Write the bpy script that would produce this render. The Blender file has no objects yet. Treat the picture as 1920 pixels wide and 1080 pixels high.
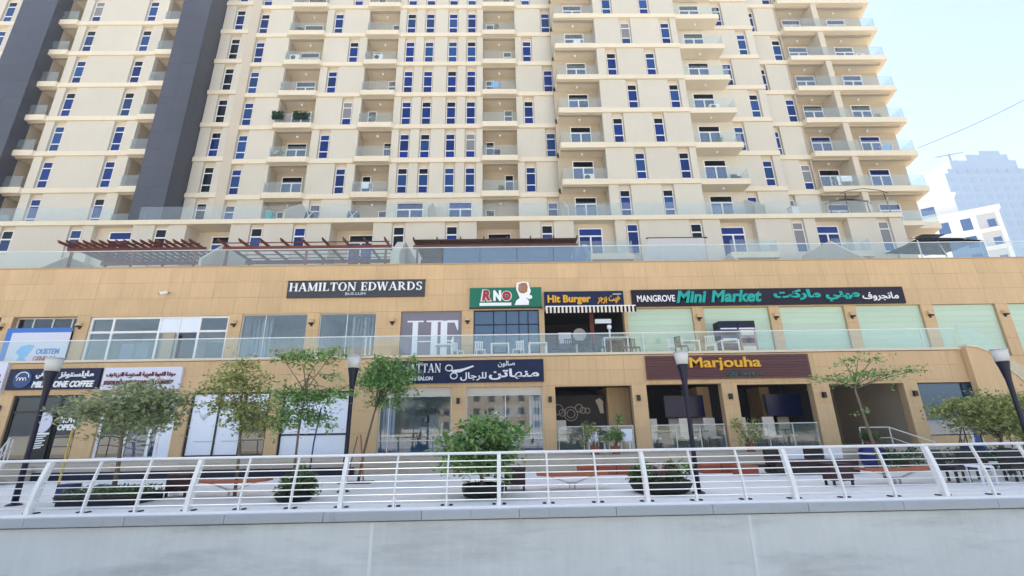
import bpy, math, random
from mathutils import Vector
random.seed(7)
SC = bpy.context.scene
COL = SC.collection
R = math.radians

# ------------------------------------------------------------------ camera
ZC = 1.65
FPX, PITCH, ROLL, YAW = 840.0, R(17.1), R(-0.99), R(0.95)
cam = bpy.data.cameras.new('camera')
cam.sensor_fit = 'HORIZONTAL'
cam.sensor_width = 36.0
cam.lens = 36.0 * FPX / 1920.0
cam.clip_start = 0.05
cam.clip_end = 6000
cam_o = bpy.data.objects.new('camera', cam)
COL.objects.link(cam_o)
SC.camera = cam_o
_f = Vector((math.sin(YAW) * math.cos(PITCH), math.cos(YAW) * math.cos(PITCH), math.sin(PITCH)))
_r = Vector((math.cos(YAW), -math.sin(YAW), 0))
_u = _r.cross(_f)
CR = math.cos(ROLL) * _r + math.sin(ROLL) * _u
CU = -math.sin(ROLL) * _r + math.cos(ROLL) * _u
from mathutils import Matrix
_m = Matrix((CR, CU, -_f)).transposed().to_4x4()
_m.translation = Vector((0, 0, ZC))
cam_o.matrix_world = _m

# ------------------------------------------------------------------ sky, sun, exposure
SUN_EL, SUN_AZ = 54.0, -26.0         # behind the tower; azimuth from +Y towards +X
w = bpy.data.worlds.new('World')
SC.world = w
w.use_nodes = True
nt = w.node_tree
bg = nt.nodes['Background']
sky = nt.nodes.new('ShaderNodeTexSky')
sky.sky_type = 'NISHITA'
sky.sun_disc = False
sky.sun_elevation = R(SUN_EL)
sky.sun_rotation = R(SUN_AZ)
sky.altitude = 0
sky.air_density = 1.0
sky.dust_density = 2.6
sky.ozone_density = 1.0
nt.links.new(sky.outputs[0], bg.inputs[0])
bg.inputs[1].default_value = 0.068
sl = bpy.data.lights.new('sun', 'SUN')
sl.energy = 5.0
sl.angle = R(0.5)
sl.color = (1.0, 0.95, 0.86)
so = bpy.data.objects.new('sun', sl)
COL.objects.link(so)
sd = Vector((math.sin(R(SUN_AZ)) * math.cos(R(SUN_EL)), math.cos(R(SUN_AZ)) * math.cos(R(SUN_EL)), math.sin(R(SUN_EL))))
so.rotation_euler = sd.to_track_quat('Z', 'Y').to_euler()
so.location = (60, 90, 120)
SC.view_settings.view_transform = 'Standard'
SC.view_settings.look = 'None'
SC.view_settings.exposure = 2.27
SC.view_settings.gamma = 1.0
SC.view_settings.use_curve_mapping = False

# ------------------------------------------------------------------ materials
def srgb(r, g, b):
    f = lambda c: (c / 255 / 12.92) if c / 255 <= 0.04045 else ((c / 255 + 0.055) / 1.055) ** 2.4
    return (f(r), f(g), f(b))

def mat(name, col, rough=0.7, spec=0.4, var=0.0, scale=(3, 3, 3), metal=0.0, rnd=0.0, bump=0.0, bscale=20, streak=0.0, dirt=None):
    m = bpy.data.materials.new(name)
    m.use_nodes = True
    n = m.node_tree.nodes
    l = m.node_tree.links
    p = n['Principled BSDF']
    p.inputs['Roughness'].default_value = rough
    p.inputs['Specular IOR Level'].default_value = spec
    p.inputs['Metallic'].default_value = metal
    p.inputs['Base Color'].default_value = (*col, 1)
    cur = None
    geo = n.new('ShaderNodeNewGeometry')
    def factor(node_out, lo, hi, cur):
        mr = n.new('ShaderNodeMapRange')
        mr.inputs['To Min'].default_value = lo
        mr.inputs['To Max'].default_value = hi
        l.new(node_out, mr.inputs['Value'])
        mx = n.new('ShaderNodeMix'); mx.data_type = 'RGBA'; mx.blend_type = 'MULTIPLY'
        mx.inputs['Factor'].default_value = 1
        if cur is None:
            mx.inputs['A'].default_value = (*col, 1)
        else:
            l.new(cur, mx.inputs['A'])
        l.new(mr.outputs[0], mx.inputs['B'])
        return mx.outputs['Result']
    def noise(sc, detail=4, rough=.55):
        mp = n.new('ShaderNodeMapping')
        mp.inputs['Scale'].default_value = sc
        l.new(geo.outputs['Position'], mp.inputs['Vector'])
        t = n.new('ShaderNodeTexNoise')
        t.inputs['Scale'].default_value = 1
        t.inputs['Detail'].default_value = detail
        t.inputs['Roughness'].default_value = rough
        l.new(mp.outputs[0], t.inputs['Vector'])
        return t.outputs['Fac']
    if var:
        cur = factor(noise(scale), 1 - var, 1 + var, cur)
    if streak:
        cur = factor(noise((7, 7, .5), 6, .7), 1 - streak, 1 + streak, cur)
    if rnd:
        oi = n.new('ShaderNodeObjectInfo')
        cur = factor(oi.outputs['Random'], 1 - rnd, 1 + rnd, cur)
    if dirt:
        dcol, lo, hi, sc = dirt
        mr = n.new('ShaderNodeMapRange')
        mr.inputs['From Min'].default_value = lo
        mr.inputs['From Max'].default_value = hi
        l.new(noise(sc, 6, .65), mr.inputs['Value'])
        mx = n.new('ShaderNodeMix'); mx.data_type = 'RGBA'
        l.new(mr.outputs[0], mx.inputs['Factor'])
        if cur is None: mx.inputs['A'].default_value = (*col, 1)
        else: l.new(cur, mx.inputs['A'])
        mx.inputs['B'].default_value = (*dcol, 1)
        cur = mx.outputs['Result']
    if cur is not None:
        l.new(cur, p.inputs['Base Color'])
    if bump:
        b = n.new('ShaderNodeBump')
        b.inputs['Strength'].default_value = bump
        b.inputs['Distance'].default_value = 0.02
        l.new(noise((bscale,) * 3), b.inputs['Height'])
        l.new(b.outputs[0], p.inputs['Normal'])
    return m

def glass(name, tint=(.94, .97, .97), refl=0.04, milk=0.07, milkcol=(.70, .76, .76), rough=0.02):
    """clear balustrade glass: see-through sheet with a sky reflection and a film of dust"""
    m = bpy.data.materials.new(name)
    m.use_nodes = True
    n = m.node_tree.nodes; l = m.node_tree.links
    n.remove(n['Principled BSDF'])
    out = n['Material Output']
    tr = n.new('ShaderNodeBsdfTransparent'); tr.inputs[0].default_value = (*tint, 1)
    gl = n.new('ShaderNodeBsdfGlossy'); gl.inputs['Roughness'].default_value = rough
    df = n.new('ShaderNodeBsdfDiffuse'); df.inputs[0].default_value = (*milkcol, 1)
    fr = n.new('ShaderNodeLayerWeight'); fr.inputs[0].default_value = .5      # facing is the same from both sides of the sheet
    pw = n.new('ShaderNodeMath'); pw.operation = 'POWER'; pw.inputs[1].default_value = 4
    l.new(fr.outputs['Facing'], pw.inputs[0])
    ad = n.new('ShaderNodeMath'); ad.operation = 'MULTIPLY_ADD'; ad.inputs[1].default_value = .7; ad.inputs[2].default_value = refl
    ad.use_clamp = True
    l.new(pw.outputs[0], ad.inputs[0])
    m1 = n.new('ShaderNodeMixShader'); m1.inputs[0].default_value = milk
    l.new(tr.outputs[0], m1.inputs[1]); l.new(df.outputs[0], m1.inputs[2])
    m2 = n.new('ShaderNodeMixShader')
    l.new(ad.outputs[0], m2.inputs[0]); l.new(m1.outputs[0], m2.inputs[1]); l.new(gl.outputs[0], m2.inputs[2])
    l.new(m2.outputs[0], out.inputs[0])
    return m

def leafmat(name, c1, c2, c3):
    m = bpy.data.materials.new(name)
    m.use_nodes = True
    n = m.node_tree.nodes; l = m.node_tree.links
    p = n['Principled BSDF']
    p.inputs['Roughness'].default_value = .5
    geo = n.new('ShaderNodeNewGeometry')
    cr = n.new('ShaderNodeValToRGB')
    cr.color_ramp.elements[0].color = (*c1, 1)
    cr.color_ramp.elements[1].color = (*c3, 1)
    e = cr.color_ramp.elements.new(.55); e.color = (*c2, 1)
    l.new(geo.outputs['Random Per Island'], cr.inputs[0])
    l.new(cr.outputs[0], p.inputs['Base Color'])
    tl = n.new('ShaderNodeBsdfTranslucent')
    l.new(cr.outputs[0], tl.inputs[0])
    mx = n.new('ShaderNodeMixShader'); mx.inputs[0].default_value = .5
    l.new(p.outputs[0], mx.inputs[1]); l.new(tl.outputs[0], mx.inputs[2])
    l.new(mx.outputs[0], n['Material Output'].inputs[0])
    return m

M = {}
M['cream'] = mat('cream render', (.57, .50, .40), .85, .2, var=.05, scale=(.5, .5, .5), streak=.03, bump=.15, bscale=60)
M['cream_panel'] = mat('cream panel render', (.56, .52, .44), .85, .2, var=.06, scale=(.6, .6, .6), rnd=.03, streak=.05, dirt=((.36, .31, .25), .66, 1.05, (5, 5, .45)), bump=.1, bscale=60)
M['cream_shaded'] = mat('cream render darkened for shade', (.43, .365, .28), .9, .2, var=.05, scale=(.8, .8, .8))  # cream darkened: balcony recess shade is put into the colour
M['band'] = mat('cream band render', (.68, .60, .465), .85, .2, var=.06, scale=(.5, .5, .5), streak=.06, rnd=.03, dirt=((.34, .29, .22), .64, 1.0, (4, 4, .8)))
M['stone'] = mat('sandstone cladding', (.61, .42, .23), .75, .25, var=.12, scale=(.7, .7, .5), rnd=.045, streak=.22, dirt=((.33, .22, .12), .58, .95, (8, 8, .5)), bump=.15, bscale=40)
M['mortar'] = mat('sandstone joints', (.50, .34, .19), .9, .1, var=.1)
M['plinth'] = mat('beige plinth stone', (.46, .40, .32), .8, .2, var=.12, scale=(2, 2, 2), rnd=.08)
M['dark_clad'] = mat('slate cladding', (.062, .063, .078), .45, .4, var=.25, scale=(.25, .25, .1), rnd=.05)
M['white'] = mat('white paint', (.80, .80, .80), .4, .4, var=.03, scale=(2, 2, 2))
M['rail_white'] = mat('white railing paint', (.80, .80, .80), .35, .5, var=.06, scale=(6, 6, 6))
M['frame'] = mat('white window frame', (.80, .80, .80), .4, .4)
M['pane_a'] = mat('blue reflective pane', (.0015, .017, .14), .06, .34, rnd=.35)
M['pane_b'] = mat('dark pane', (.002, .002, .004), .08, .25)
M['pane_c'] = mat('slate blue pane', (.006, .042, .16), .07, .42, rnd=.35)
M['pane_g'] = mat('grey blind pane', (.20, .19, .19), .3, .4)
M['glass'] = glass('balustrade glass')
M['glass_teal'] = glass('teal balustrade glass', (.93, .97, .965), .05, .06, (.66, .76, .74))
M['glass_blue'] = glass('blue terrace screen', (.45, .58, .68), .14, .25, (.35, .48, .62))
M['shop_glass'] = glass('shop glass', (.80, .87, .91), .08, .04, (.4, .5, .6))
M['shop_glass_dark'] = glass('dark shop glass', (.20, .27, .33), .10, .03, (.2, .28, .35))
M['shop_glass_blue'] = glass('blue shop glass', (.20, .40, .60), .10, .20, (.14, .30, .50))
M['alu'] = mat('pale aluminium', (.66, .66, .64), .4, .5)
M['black'] = mat('black metal', (.003, .003, .004), .45, .5)
M['navy'] = mat('navy metal', (.002, .004, .024), .4, .3, var=.2)
M['navy_board'] = mat('navy sign board', (.004, .011, .052), .5, .25, var=.1)
M['grey_board'] = mat('charcoal sign board', (.05, .05, .06), .5, .3, var=.06)
M['purple_board'] = mat('aubergine sign board', (.013, .006, .02), .5, .25, var=.1)
M['green_board'] = mat('green sign board', (.0, .14, .08), .4, .4)
M['maroon_slat'] = mat('maroon slat', (.09, .027, .029), .5, .4, rnd=.15)
M['text_white'] = mat('white lettering', (.85, .85, .85), .4, .4)
M['text_silver'] = mat('silver lettering', (.70, .72, .76), .35, .4)
M['text_yellow'] = mat('yellow lettering', (.72, .37, .015), .4, .4)
M['text_teal'] = mat('teal lettering', (.004, .34, .29), .4, .4)
M['text_dteal'] = mat('dark teal lettering', (.003, .10, .075), .4, .4)
M['text_red'] = mat('dark red lettering', (.14, .004, .025), .4, .4)
M['red'] = mat('red lettering', (.36, .02, .03), .4, .4)
M['blue'] = mat('blue print', (.03, .16, .55), .4, .4)
M['lightblue'] = mat('light blue print', (.16, .45, .80), .4, .4)
M['poster_white'] = mat('pale lilac poster', (.66, .67, .78), .5, .3)
M['poster_grey'] = mat('mauve grey film', (.20, .18, .22), .35, .4, var=.06)
M['film_white'] = mat('white window film', (.76, .82, .92), .25, .5, var=.04)
M['green_shutter'] = mat('pale green shutter', (.50, .63, .48), .45, .4, var=.04, scale=(1, 1, 3), rnd=.04)
M['wood'] = mat('red brown timber', (.15, .034, .015), .5, .4, var=.25, scale=(3, 3, 20), rnd=.2)
M['wood_dark'] = mat('brown timber', (.13, .065, .045), .55, .4, var=.25, rnd=.2)
M['bench_wood'] = mat('orange brown plank', (.36, .10, .045), .5, .4, var=.2, scale=(2, 8, 8), rnd=.1)
M['maroon'] = mat('maroon metal', (.032, .004, .008), .45, .4, var=.1)
M['terracotta'] = mat('terracotta', (.30, .075, .045), .7, .2, var=.15)
M['paving'] = mat('pale paving', (.74, .73, .72), .7, .3, var=.07, scale=(.6, .6, 1), rnd=.03, dirt=((.42, .41, .40), .62, .95, (.9, .9, 1)))
M['coping'] = mat('coping stone', (.43, .46, .50), .6, .35, var=.12, scale=(1.2, 1.2, 4), rnd=.06, dirt=((.13, .14, .15), .6, .9, (3, 3, 1.2)))
M['coping_pale'] = mat('pale joint strip', (.74, .77, .77), .8, .2, var=.1)
M['kerb'] = mat('pale kerb', (.85, .85, .86), .6, .3, var=.05)
M['canal'] = mat('canal wall render', (.66, .69, .69), .8, .25, var=.16, scale=(.45, .45, 1.1), streak=.10, bump=.15, bscale=14, dirt=((.30, .31, .31), .50, .95, (.33, .33, 1.7)))
M['sand'] = mat('sand', (.52, .48, .42), .95, .1, var=.15, scale=(.05, .05, .05))
M['asphalt'] = mat('asphalt', (.055, .055, .058), .9, .2, var=.2)
M['water'] = mat('canal water', (.02, .06, .07), .08, .5, bump=.3, bscale=3)
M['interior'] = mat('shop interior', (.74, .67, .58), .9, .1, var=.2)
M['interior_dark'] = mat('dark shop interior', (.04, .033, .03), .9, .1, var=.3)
M['screen'] = mat('tv screen', (.002, .005, .055), .25, .4)
M['bark'] = mat('bark', (.17, .135, .10), .9, .1, var=.25, scale=(10, 10, 4), bump=.4, bscale=40)
M['pot'] = mat('black planter', (.004, .006, .006), .6, .3)
M['leaf_a'] = leafmat('grey green leaves', (.13, .19, .08), (.34, .41, .20), (.55, .58, .38))
M['leaf_b'] = leafmat('yellow green leaves', (.13, .20, .045), (.38, .43, .13), (.58, .58, .27))
M['leaf_c'] = leafmat('fresh green leaves', (.06, .17, .035), (.20, .38, .10), (.42, .55, .24))
M['leaf_d'] = leafmat('dark shrub leaves', (.03, .085, .02), (.10, .19, .05), (.24, .34, .12))
M['petal'] = leafmat('white petals', (.62, .65, .58), (.72, .75, .68), (.8, .82, .76))
M['petal_pink'] = leafmat('magenta petals', (.22, .02, .09), (.34, .04, .15), (.42, .08, .2))
M['hedge'] = leafmat('artificial hedge', (.010, .05, .008), (.02, .10, .015), (.04, .16, .03))
M['soil'] = mat('soil', (.06, .045, .03), .95, .1)
M['city_white'] = mat('white facade', (.74, .72, .68), .8, .2, var=.03, scale=(.2, .2, .2))
M['city_tan'] = mat('tan facade', (.33, .27, .20), .85, .2, var=.1, scale=(.3, .3, .3))
M['city_glass'] = mat('distant blue glass', (.03, .09, .25), .15, .5)
M['haze_glass'] = mat('haze tinted glazing', (.14, .20, .31), .3, .4)  # haze put into the colour: glazing kept close to the wall tone
M['tower_haze'] = mat('haze tinted tower facade', (.17, .24, .36), .6, .4, var=.05, scale=(.02, .02, .02))  # blue of the distance haze is put into the facade colour
M['yellow'] = mat('yellow paint', (.60, .42, .08), .5, .4)
M['cloth'] = mat('white cloth', (.78, .80, .86), .9, .1)
M['awn_a'] = mat('cream awning stripe', (.74, .66, .58), .8, .1)
M['awn_b'] = mat('dark awning stripe', (.008, .005, .006), .8, .1)
M['grey_fabric'] = mat('charcoal canopy', (.016, .014, .016), .8, .1, var=.2)
M['grey_screen'] = mat('pale grey screen', (.50, .49, .49), .7, .2, var=.06)
M['steel'] = mat('brushed steel', (.45, .46, .47), .35, .5, metal=.6)
M['blue_wrap'] = mat('blue fridge panel', (.015, .05, .17), .4, .4, rnd=.3)
M['mauve'] = mat('mauve fridge panel', (.32, .20, .26), .4, .4, var=.3, scale=(9, 9, 9))
M['skin_brown'] = mat('brown print', (.36, .17, .10), .5, .3, var=.6, scale=(9, 9, 9))
M['mural'] = mat('grey chalk wall', (.055, .048, .048), .7, .2, var=.3)
M['lamp_grey'] = mat('pale grey lamp head', (.60, .60, .59), .45, .4, var=.06, scale=(4, 4, 4))
M['lamp_dark'] = mat('dark lamp housing', (.006, .005, .005), .4, .4)
M['bluepot'] = mat('blue bin', (.005, .015, .12), .5, .4)

# ------------------------------------------------------------------ mesh helpers
class MB:
    def __init__(s):
        s.v = []; s.f = []; s.mi = []
        s.cur = 0
    def quad(s, a, b, c, d):
        i = len(s.v); s.v += [a, b, c, d]; s.f.append((i, i + 1, i + 2, i + 3)); s.mi.append(s.cur)
    def tri(s, a, b, c):
        i = len(s.v); s.v += [a, b, c]; s.f.append((i, i + 1, i + 2)); s.mi.append(s.cur)
    def poly(s, pts):
        i = len(s.v); s.v += pts; s.f.append(tuple(range(i, i + len(pts)))); s.mi.append(s.cur)
    def box(s, x0, x1, y0, y1, z0, z1):
        i = len(s.v)
        s.v += [(x0, y0, z0), (x1, y0, z0), (x1, y1, z0), (x0, y1, z0), (x0, y0, z1), (x1, y0, z1), (x1, y1, z1), (x0, y1, z1)]
        for q in ((0, 3, 2, 1), (4, 5, 6, 7), (0, 1, 5, 4), (1, 2, 6, 5), (2, 3, 7, 6), (3, 0, 4, 7)):
            s.f.append(tuple(i + k for k in q)); s.mi.append(s.cur)
        return s
    def prism(s, poly, z0, z1):                       # poly: list of (x, y) counter-clockwise
        n = len(poly); i = len(s.v)
        s.v += [(x, y, z0) for x, y in poly] + [(x, y, z1) for x, y in poly]
        s.f.append(tuple(i + k for k in reversed(range(n)))); s.f.append(tuple(i + n + k for k in range(n)))
        s.mi += [s.cur] * 2
        for k in range(n):
            q = (k + 1) % n
            s.f.append((i + k, i + q, i + n + q, i + n + k)); s.mi.append(s.cur)
        return s
    def slab(s, poly, y0, y1):                        # poly in (x, z), extruded in y
        n = len(poly); i = len(s.v)
        s.v += [(x, y0, z) for x, z in poly] + [(x, y1, z) for x, z in poly]
        s.f.append(tuple(i + k for k in range(n))); s.f.append(tuple(i + n + k for k in reversed(range(n))))
        s.mi += [s.cur] * 2
        for k in range(n):
            q = (k + 1) % n
            s.f.append((i + q, i + k, i + n + k, i + n + q)); s.mi.append(s.cur)
        return s
    def xprism(s, poly, x0, x1):                      # poly in (y, z), extruded in x
        n = len(poly); i = len(s.v)
        s.v += [(x0, y, z) for y, z in poly] + [(x1, y, z) for y, z in poly]
        s.f.append(tuple(i + k for k in reversed(range(n)))); s.f.append(tuple(i + n + k for k in range(n)))
        s.mi += [s.cur] * 2
        for k in range(n):
            q = (k + 1) % n
            s.f.append((i + k, i + q, i + n + q, i + n + k)); s.mi.append(s.cur)
        return s
    def tube(s, pts, rad, n=8, cap=True):
        pts = [Vector(p) for p in pts]
        if not isinstance(rad, (list, tuple)): rad = [rad] * len(pts)
        i0 = len(s.v)
        for k, p in enumerate(pts):
            d = (pts[min(k + 1, len(pts) - 1)] - pts[max(k - 1, 0)]).normalized()
            up = Vector((0, 0, 1)) if abs(d.z) < .9 else Vector((0, 1, 0))
            a = d.cross(up).normalized(); b = d.cross(a)
            for j in range(n):
                t = 2 * math.pi * j / n
                s.v.append(tuple(p + rad[k] * (math.cos(t) * a + math.sin(t) * b)))
        for k in range(len(pts) - 1):
            for j in range(n):
                q = (j + 1) % n
                s.f.append((i0 + k * n + j, i0 + (k + 1) * n + j, i0 + (k + 1) * n + q, i0 + k * n + q)); s.mi.append(s.cur)
        if cap:
            s.f.append(tuple(i0 + j for j in range(n))); s.f.append(tuple(i0 + (len(pts) - 1) * n + j for j in reversed(range(n))))
            s.mi += [s.cur] * 2
        return s
    def lathe(s, prof, cx=0, cy=0, n=14):
        i0 = len(s.v)
        for r, z in prof:
            for j in range(n):
                t = 2 * math.pi * j / n
                s.v.append((cx + r * math.cos(t), cy + r * math.sin(t), z))
        for k in range(len(prof) - 1):
            for j in range(n):
                q = (j + 1) % n
                s.f.append((i0 + k * n + j, i0 + k * n + q, i0 + (k + 1) * n + q, i0 + (k + 1) * n + j)); s.mi.append(s.cur)
        s.f.append(tuple(i0 + j for j in reversed(range(n)))); s.f.append(tuple(i0 + (len(prof) - 1) * n + j for j in range(n)))
        s.mi += [s.cur] * 2
        return s
    def beam(s, a, b, wd, ht):                        # rectangular bar between two points
        a = Vector(a); b = Vector(b); d = (b - a).normalized()
        up = Vector((0, 0, 1)) if abs(d.z) < .95 else Vector((0, 1, 0))
        u = d.cross(up).normalized() * wd / 2; v = u.cross(d).normalized() * ht / 2
        i = len(s.v)
        for p in (a, b):
            s.v += [tuple(p - u - v), tuple(p + u - v), tuple(p + u + v), tuple(p - u + v)]
        for q in ((0, 1, 2, 3), (7, 6, 5, 4), (0, 4, 5, 1), (1, 5, 6, 2), (2, 6, 7, 3), (3, 7, 4, 0)):
            s.f.append(tuple(i + k for k in q)); s.mi.append(s.cur)
        return s

WORLD = {}                       # object name -> world origin
def link(o, parent, org):
    COL.objects.link(o)
    WORLD[o.name] = Vector(org)
    if parent is not None:
        o.parent = parent
        o.location = Vector(org) - WORLD[parent.name]
    else:
        o.location = Vector(org)
    return o

def part(name, mb, m, parent=None, smooth=False, org=None):
    """one mesh object from world-space geometry; its origin is its own base centre"""
    if org is None:
        xs = [p[0] for p in mb.v]; ys = [p[1] for p in mb.v]; zs = [p[2] for p in mb.v]
        org = ((min(xs) + max(xs)) / 2, (min(ys) + max(ys)) / 2, min(zs))
    me = bpy.data.meshes.new(name)
    me.from_pydata([(x - org[0], y - org[1], z - org[2]) for x, y, z in mb.v], [], mb.f)
    for mm in (m if isinstance(m, (list, tuple)) else [m]): me.materials.append(mm)
    if isinstance(m, (list, tuple)): me.polygons.foreach_set('material_index', mb.mi)
    if smooth: me.polygons.foreach_set('use_smooth', [True] * len(me.polygons))
    me.update()
    return link(bpy.data.objects.new(name, me), parent, org)

def box(name, x0, x1, y0, y1, z0, z1, m, parent=None):
    return part(name, MB().box(x0, x1, y0, y1, z0, z1), m, parent)

def tag(o, label, cat, group=None):
    o['label'] = label; o['category'] = cat
    if group: o['group'] = group
    return o

def thing(name, label, cat, loc, group=None):
    o = bpy.data.objects.new(name, None)
    o.empty_display_size = .2
    link(o, None, loc)
    return tag(o, label, cat, group)

def structure(o):
    o['kind'] = 'structure'
    return o

def dup(src, loc, label=None, rotz=None, scale=None):
    """copy of a thing with copies of its parts and sub-parts, sharing meshes"""
    def rec(o, par):
        c = o.copy(); COL.objects.link(c); c.parent = par
        for ch in kids.get(o.name, []): rec(ch, c)
        return c
    kids = {}
    for ch in src.children_recursive: kids.setdefault(ch.parent.name, []).append(ch)
    c = rec(src, None)
    c.location = loc
    WORLD[c.name] = Vector(loc)
    if rotz is not None: c.rotation_euler = (0, 0, rotz)
    if scale is not None: c.scale = (scale,) * 3
    if label: c['label'] = label
    return c

def inst(name, me, parent, org):
    return link(bpy.data.objects.new(name, me), parent, org)

def mesh_of(mb, ms):
    me = bpy.data.meshes.new('m')
    me.from_pydata(mb.v, [], mb.f)
    for mm in (ms if isinstance(ms, (list, tuple)) else [ms]): me.materials.append(mm)
    if isinstance(ms, (list, tuple)): me.polygons.foreach_set('material_index', mb.mi)
    me.update()
    return me

# ------------------------------------------------------------------ lettering helpers
AR = {'ا': (0xFE8D, 0), 'ب': (0xFE8F, 1), 'ت': (0xFE95, 1), 'ة': (0xFE93, 0), 'ج': (0xFE9D, 1), 'ح': (0xFEA1, 1), 'خ': (0xFEA5, 1), 'د': (0xFEA9, 0),
      'ر': (0xFEAD, 0), 'ز': (0xFEAF, 0), 'س': (0xFEB1, 1), 'ص': (0xFEB9, 1), 'ع': (0xFEC9, 1), 'ف': (0xFED1, 1), 'ق': (0xFED5, 1), 'ك': (0xFED9, 1),
      'ل': (0xFEDD, 1), 'م': (0xFEE1, 1), 'ن': (0xFEE5, 1), 'ه': (0xFEE9, 1), 'و': (0xFEED, 0), 'ي': (0xFEF1, 1)}
def arabic(s):
    out = []; prev = False
    for i, ch in enumerate(s):
        if ch not in AR:
            out.append(ch); prev = False; continue
        b, dual = AR[ch]; nx = i + 1 < len(s) and s[i + 1] in AR
        f = (3 if prev and nx else 1 if prev else 2 if nx else 0) if dual else (1 if prev else 0)
        out.append(chr(b + f)); prev = bool(dual)
    return ''.join(reversed(out))

def text_geo(s, bold=0.0, shear=0.0, spacing=1.0):
    c = bpy.data.curves.new('t', 'FONT')
    c.body = s; c.offset = bold; c.shear = shear; c.space_character = spacing
    c.resolution_u = 3
    o = bpy.data.objects.new('t', c); COL.objects.link(o)
    me = bpy.data.meshes.new_from_object(o.evaluated_get(bpy.context.evaluated_depsgraph_get()))
    vs = [tuple(v.co) for v in me.vertices]; fs = [tuple(p.vertices) for p in me.polygons]
    bpy.data.objects.remove(o); bpy.data.curves.remove(c); bpy.data.meshes.remove(me)
    return vs, fs

def lettering(name, geo, x0, x1, z0, z1, y, m, parent, depth=.05):
    """fit flat glyph geometry (x, y) into a box on a vertical face at y and give it thickness towards the viewer"""
    vs, fs = geo
    xs = [v[0] for v in vs]; zs = [v[1] for v in vs]
    sx = (x1 - x0) / (max(xs) - min(xs)); sz = (z1 - z0) / (max(zs) - min(zs))
    mb = MB()
    n = len(vs)
    P = [(x0 + (v[0] - min(xs)) * sx, z0 + (v[1] - min(zs)) * sz) for v in vs]
    root = list(range(n))                      # overlapping strokes get slightly different thicknesses
    def find(a):
        while root[a] != a:
            root[a] = root[root[a]]; a = root[a]
        return a
    for f in fs:
        for k in f[1:]: root[find(k)] = find(f[0])
    idx = {}
    st = [idx.setdefault(find(k), len(idx)) % 5 * .0035 for k in range(n)]
    mb.v = [(P[k][0], y - depth - st[k], P[k][1]) for k in range(n)] + [(a, y, b) for a, b in P]
    edges = {}
    for f in fs:
        mb.f.append(f)
        for k in range(len(f)):
            a, b = f[k], f[(k + 1) % len(f)]
            edges[(a, b)] = edges.get((a, b), 0) + 1
    for (a, b) in edges:
        if (b, a) not in edges: mb.f.append((b, a, a + n, b + n))
    mb.mi = [0] * len(mb.f)
    return part(name, mb, m, parent)

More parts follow.
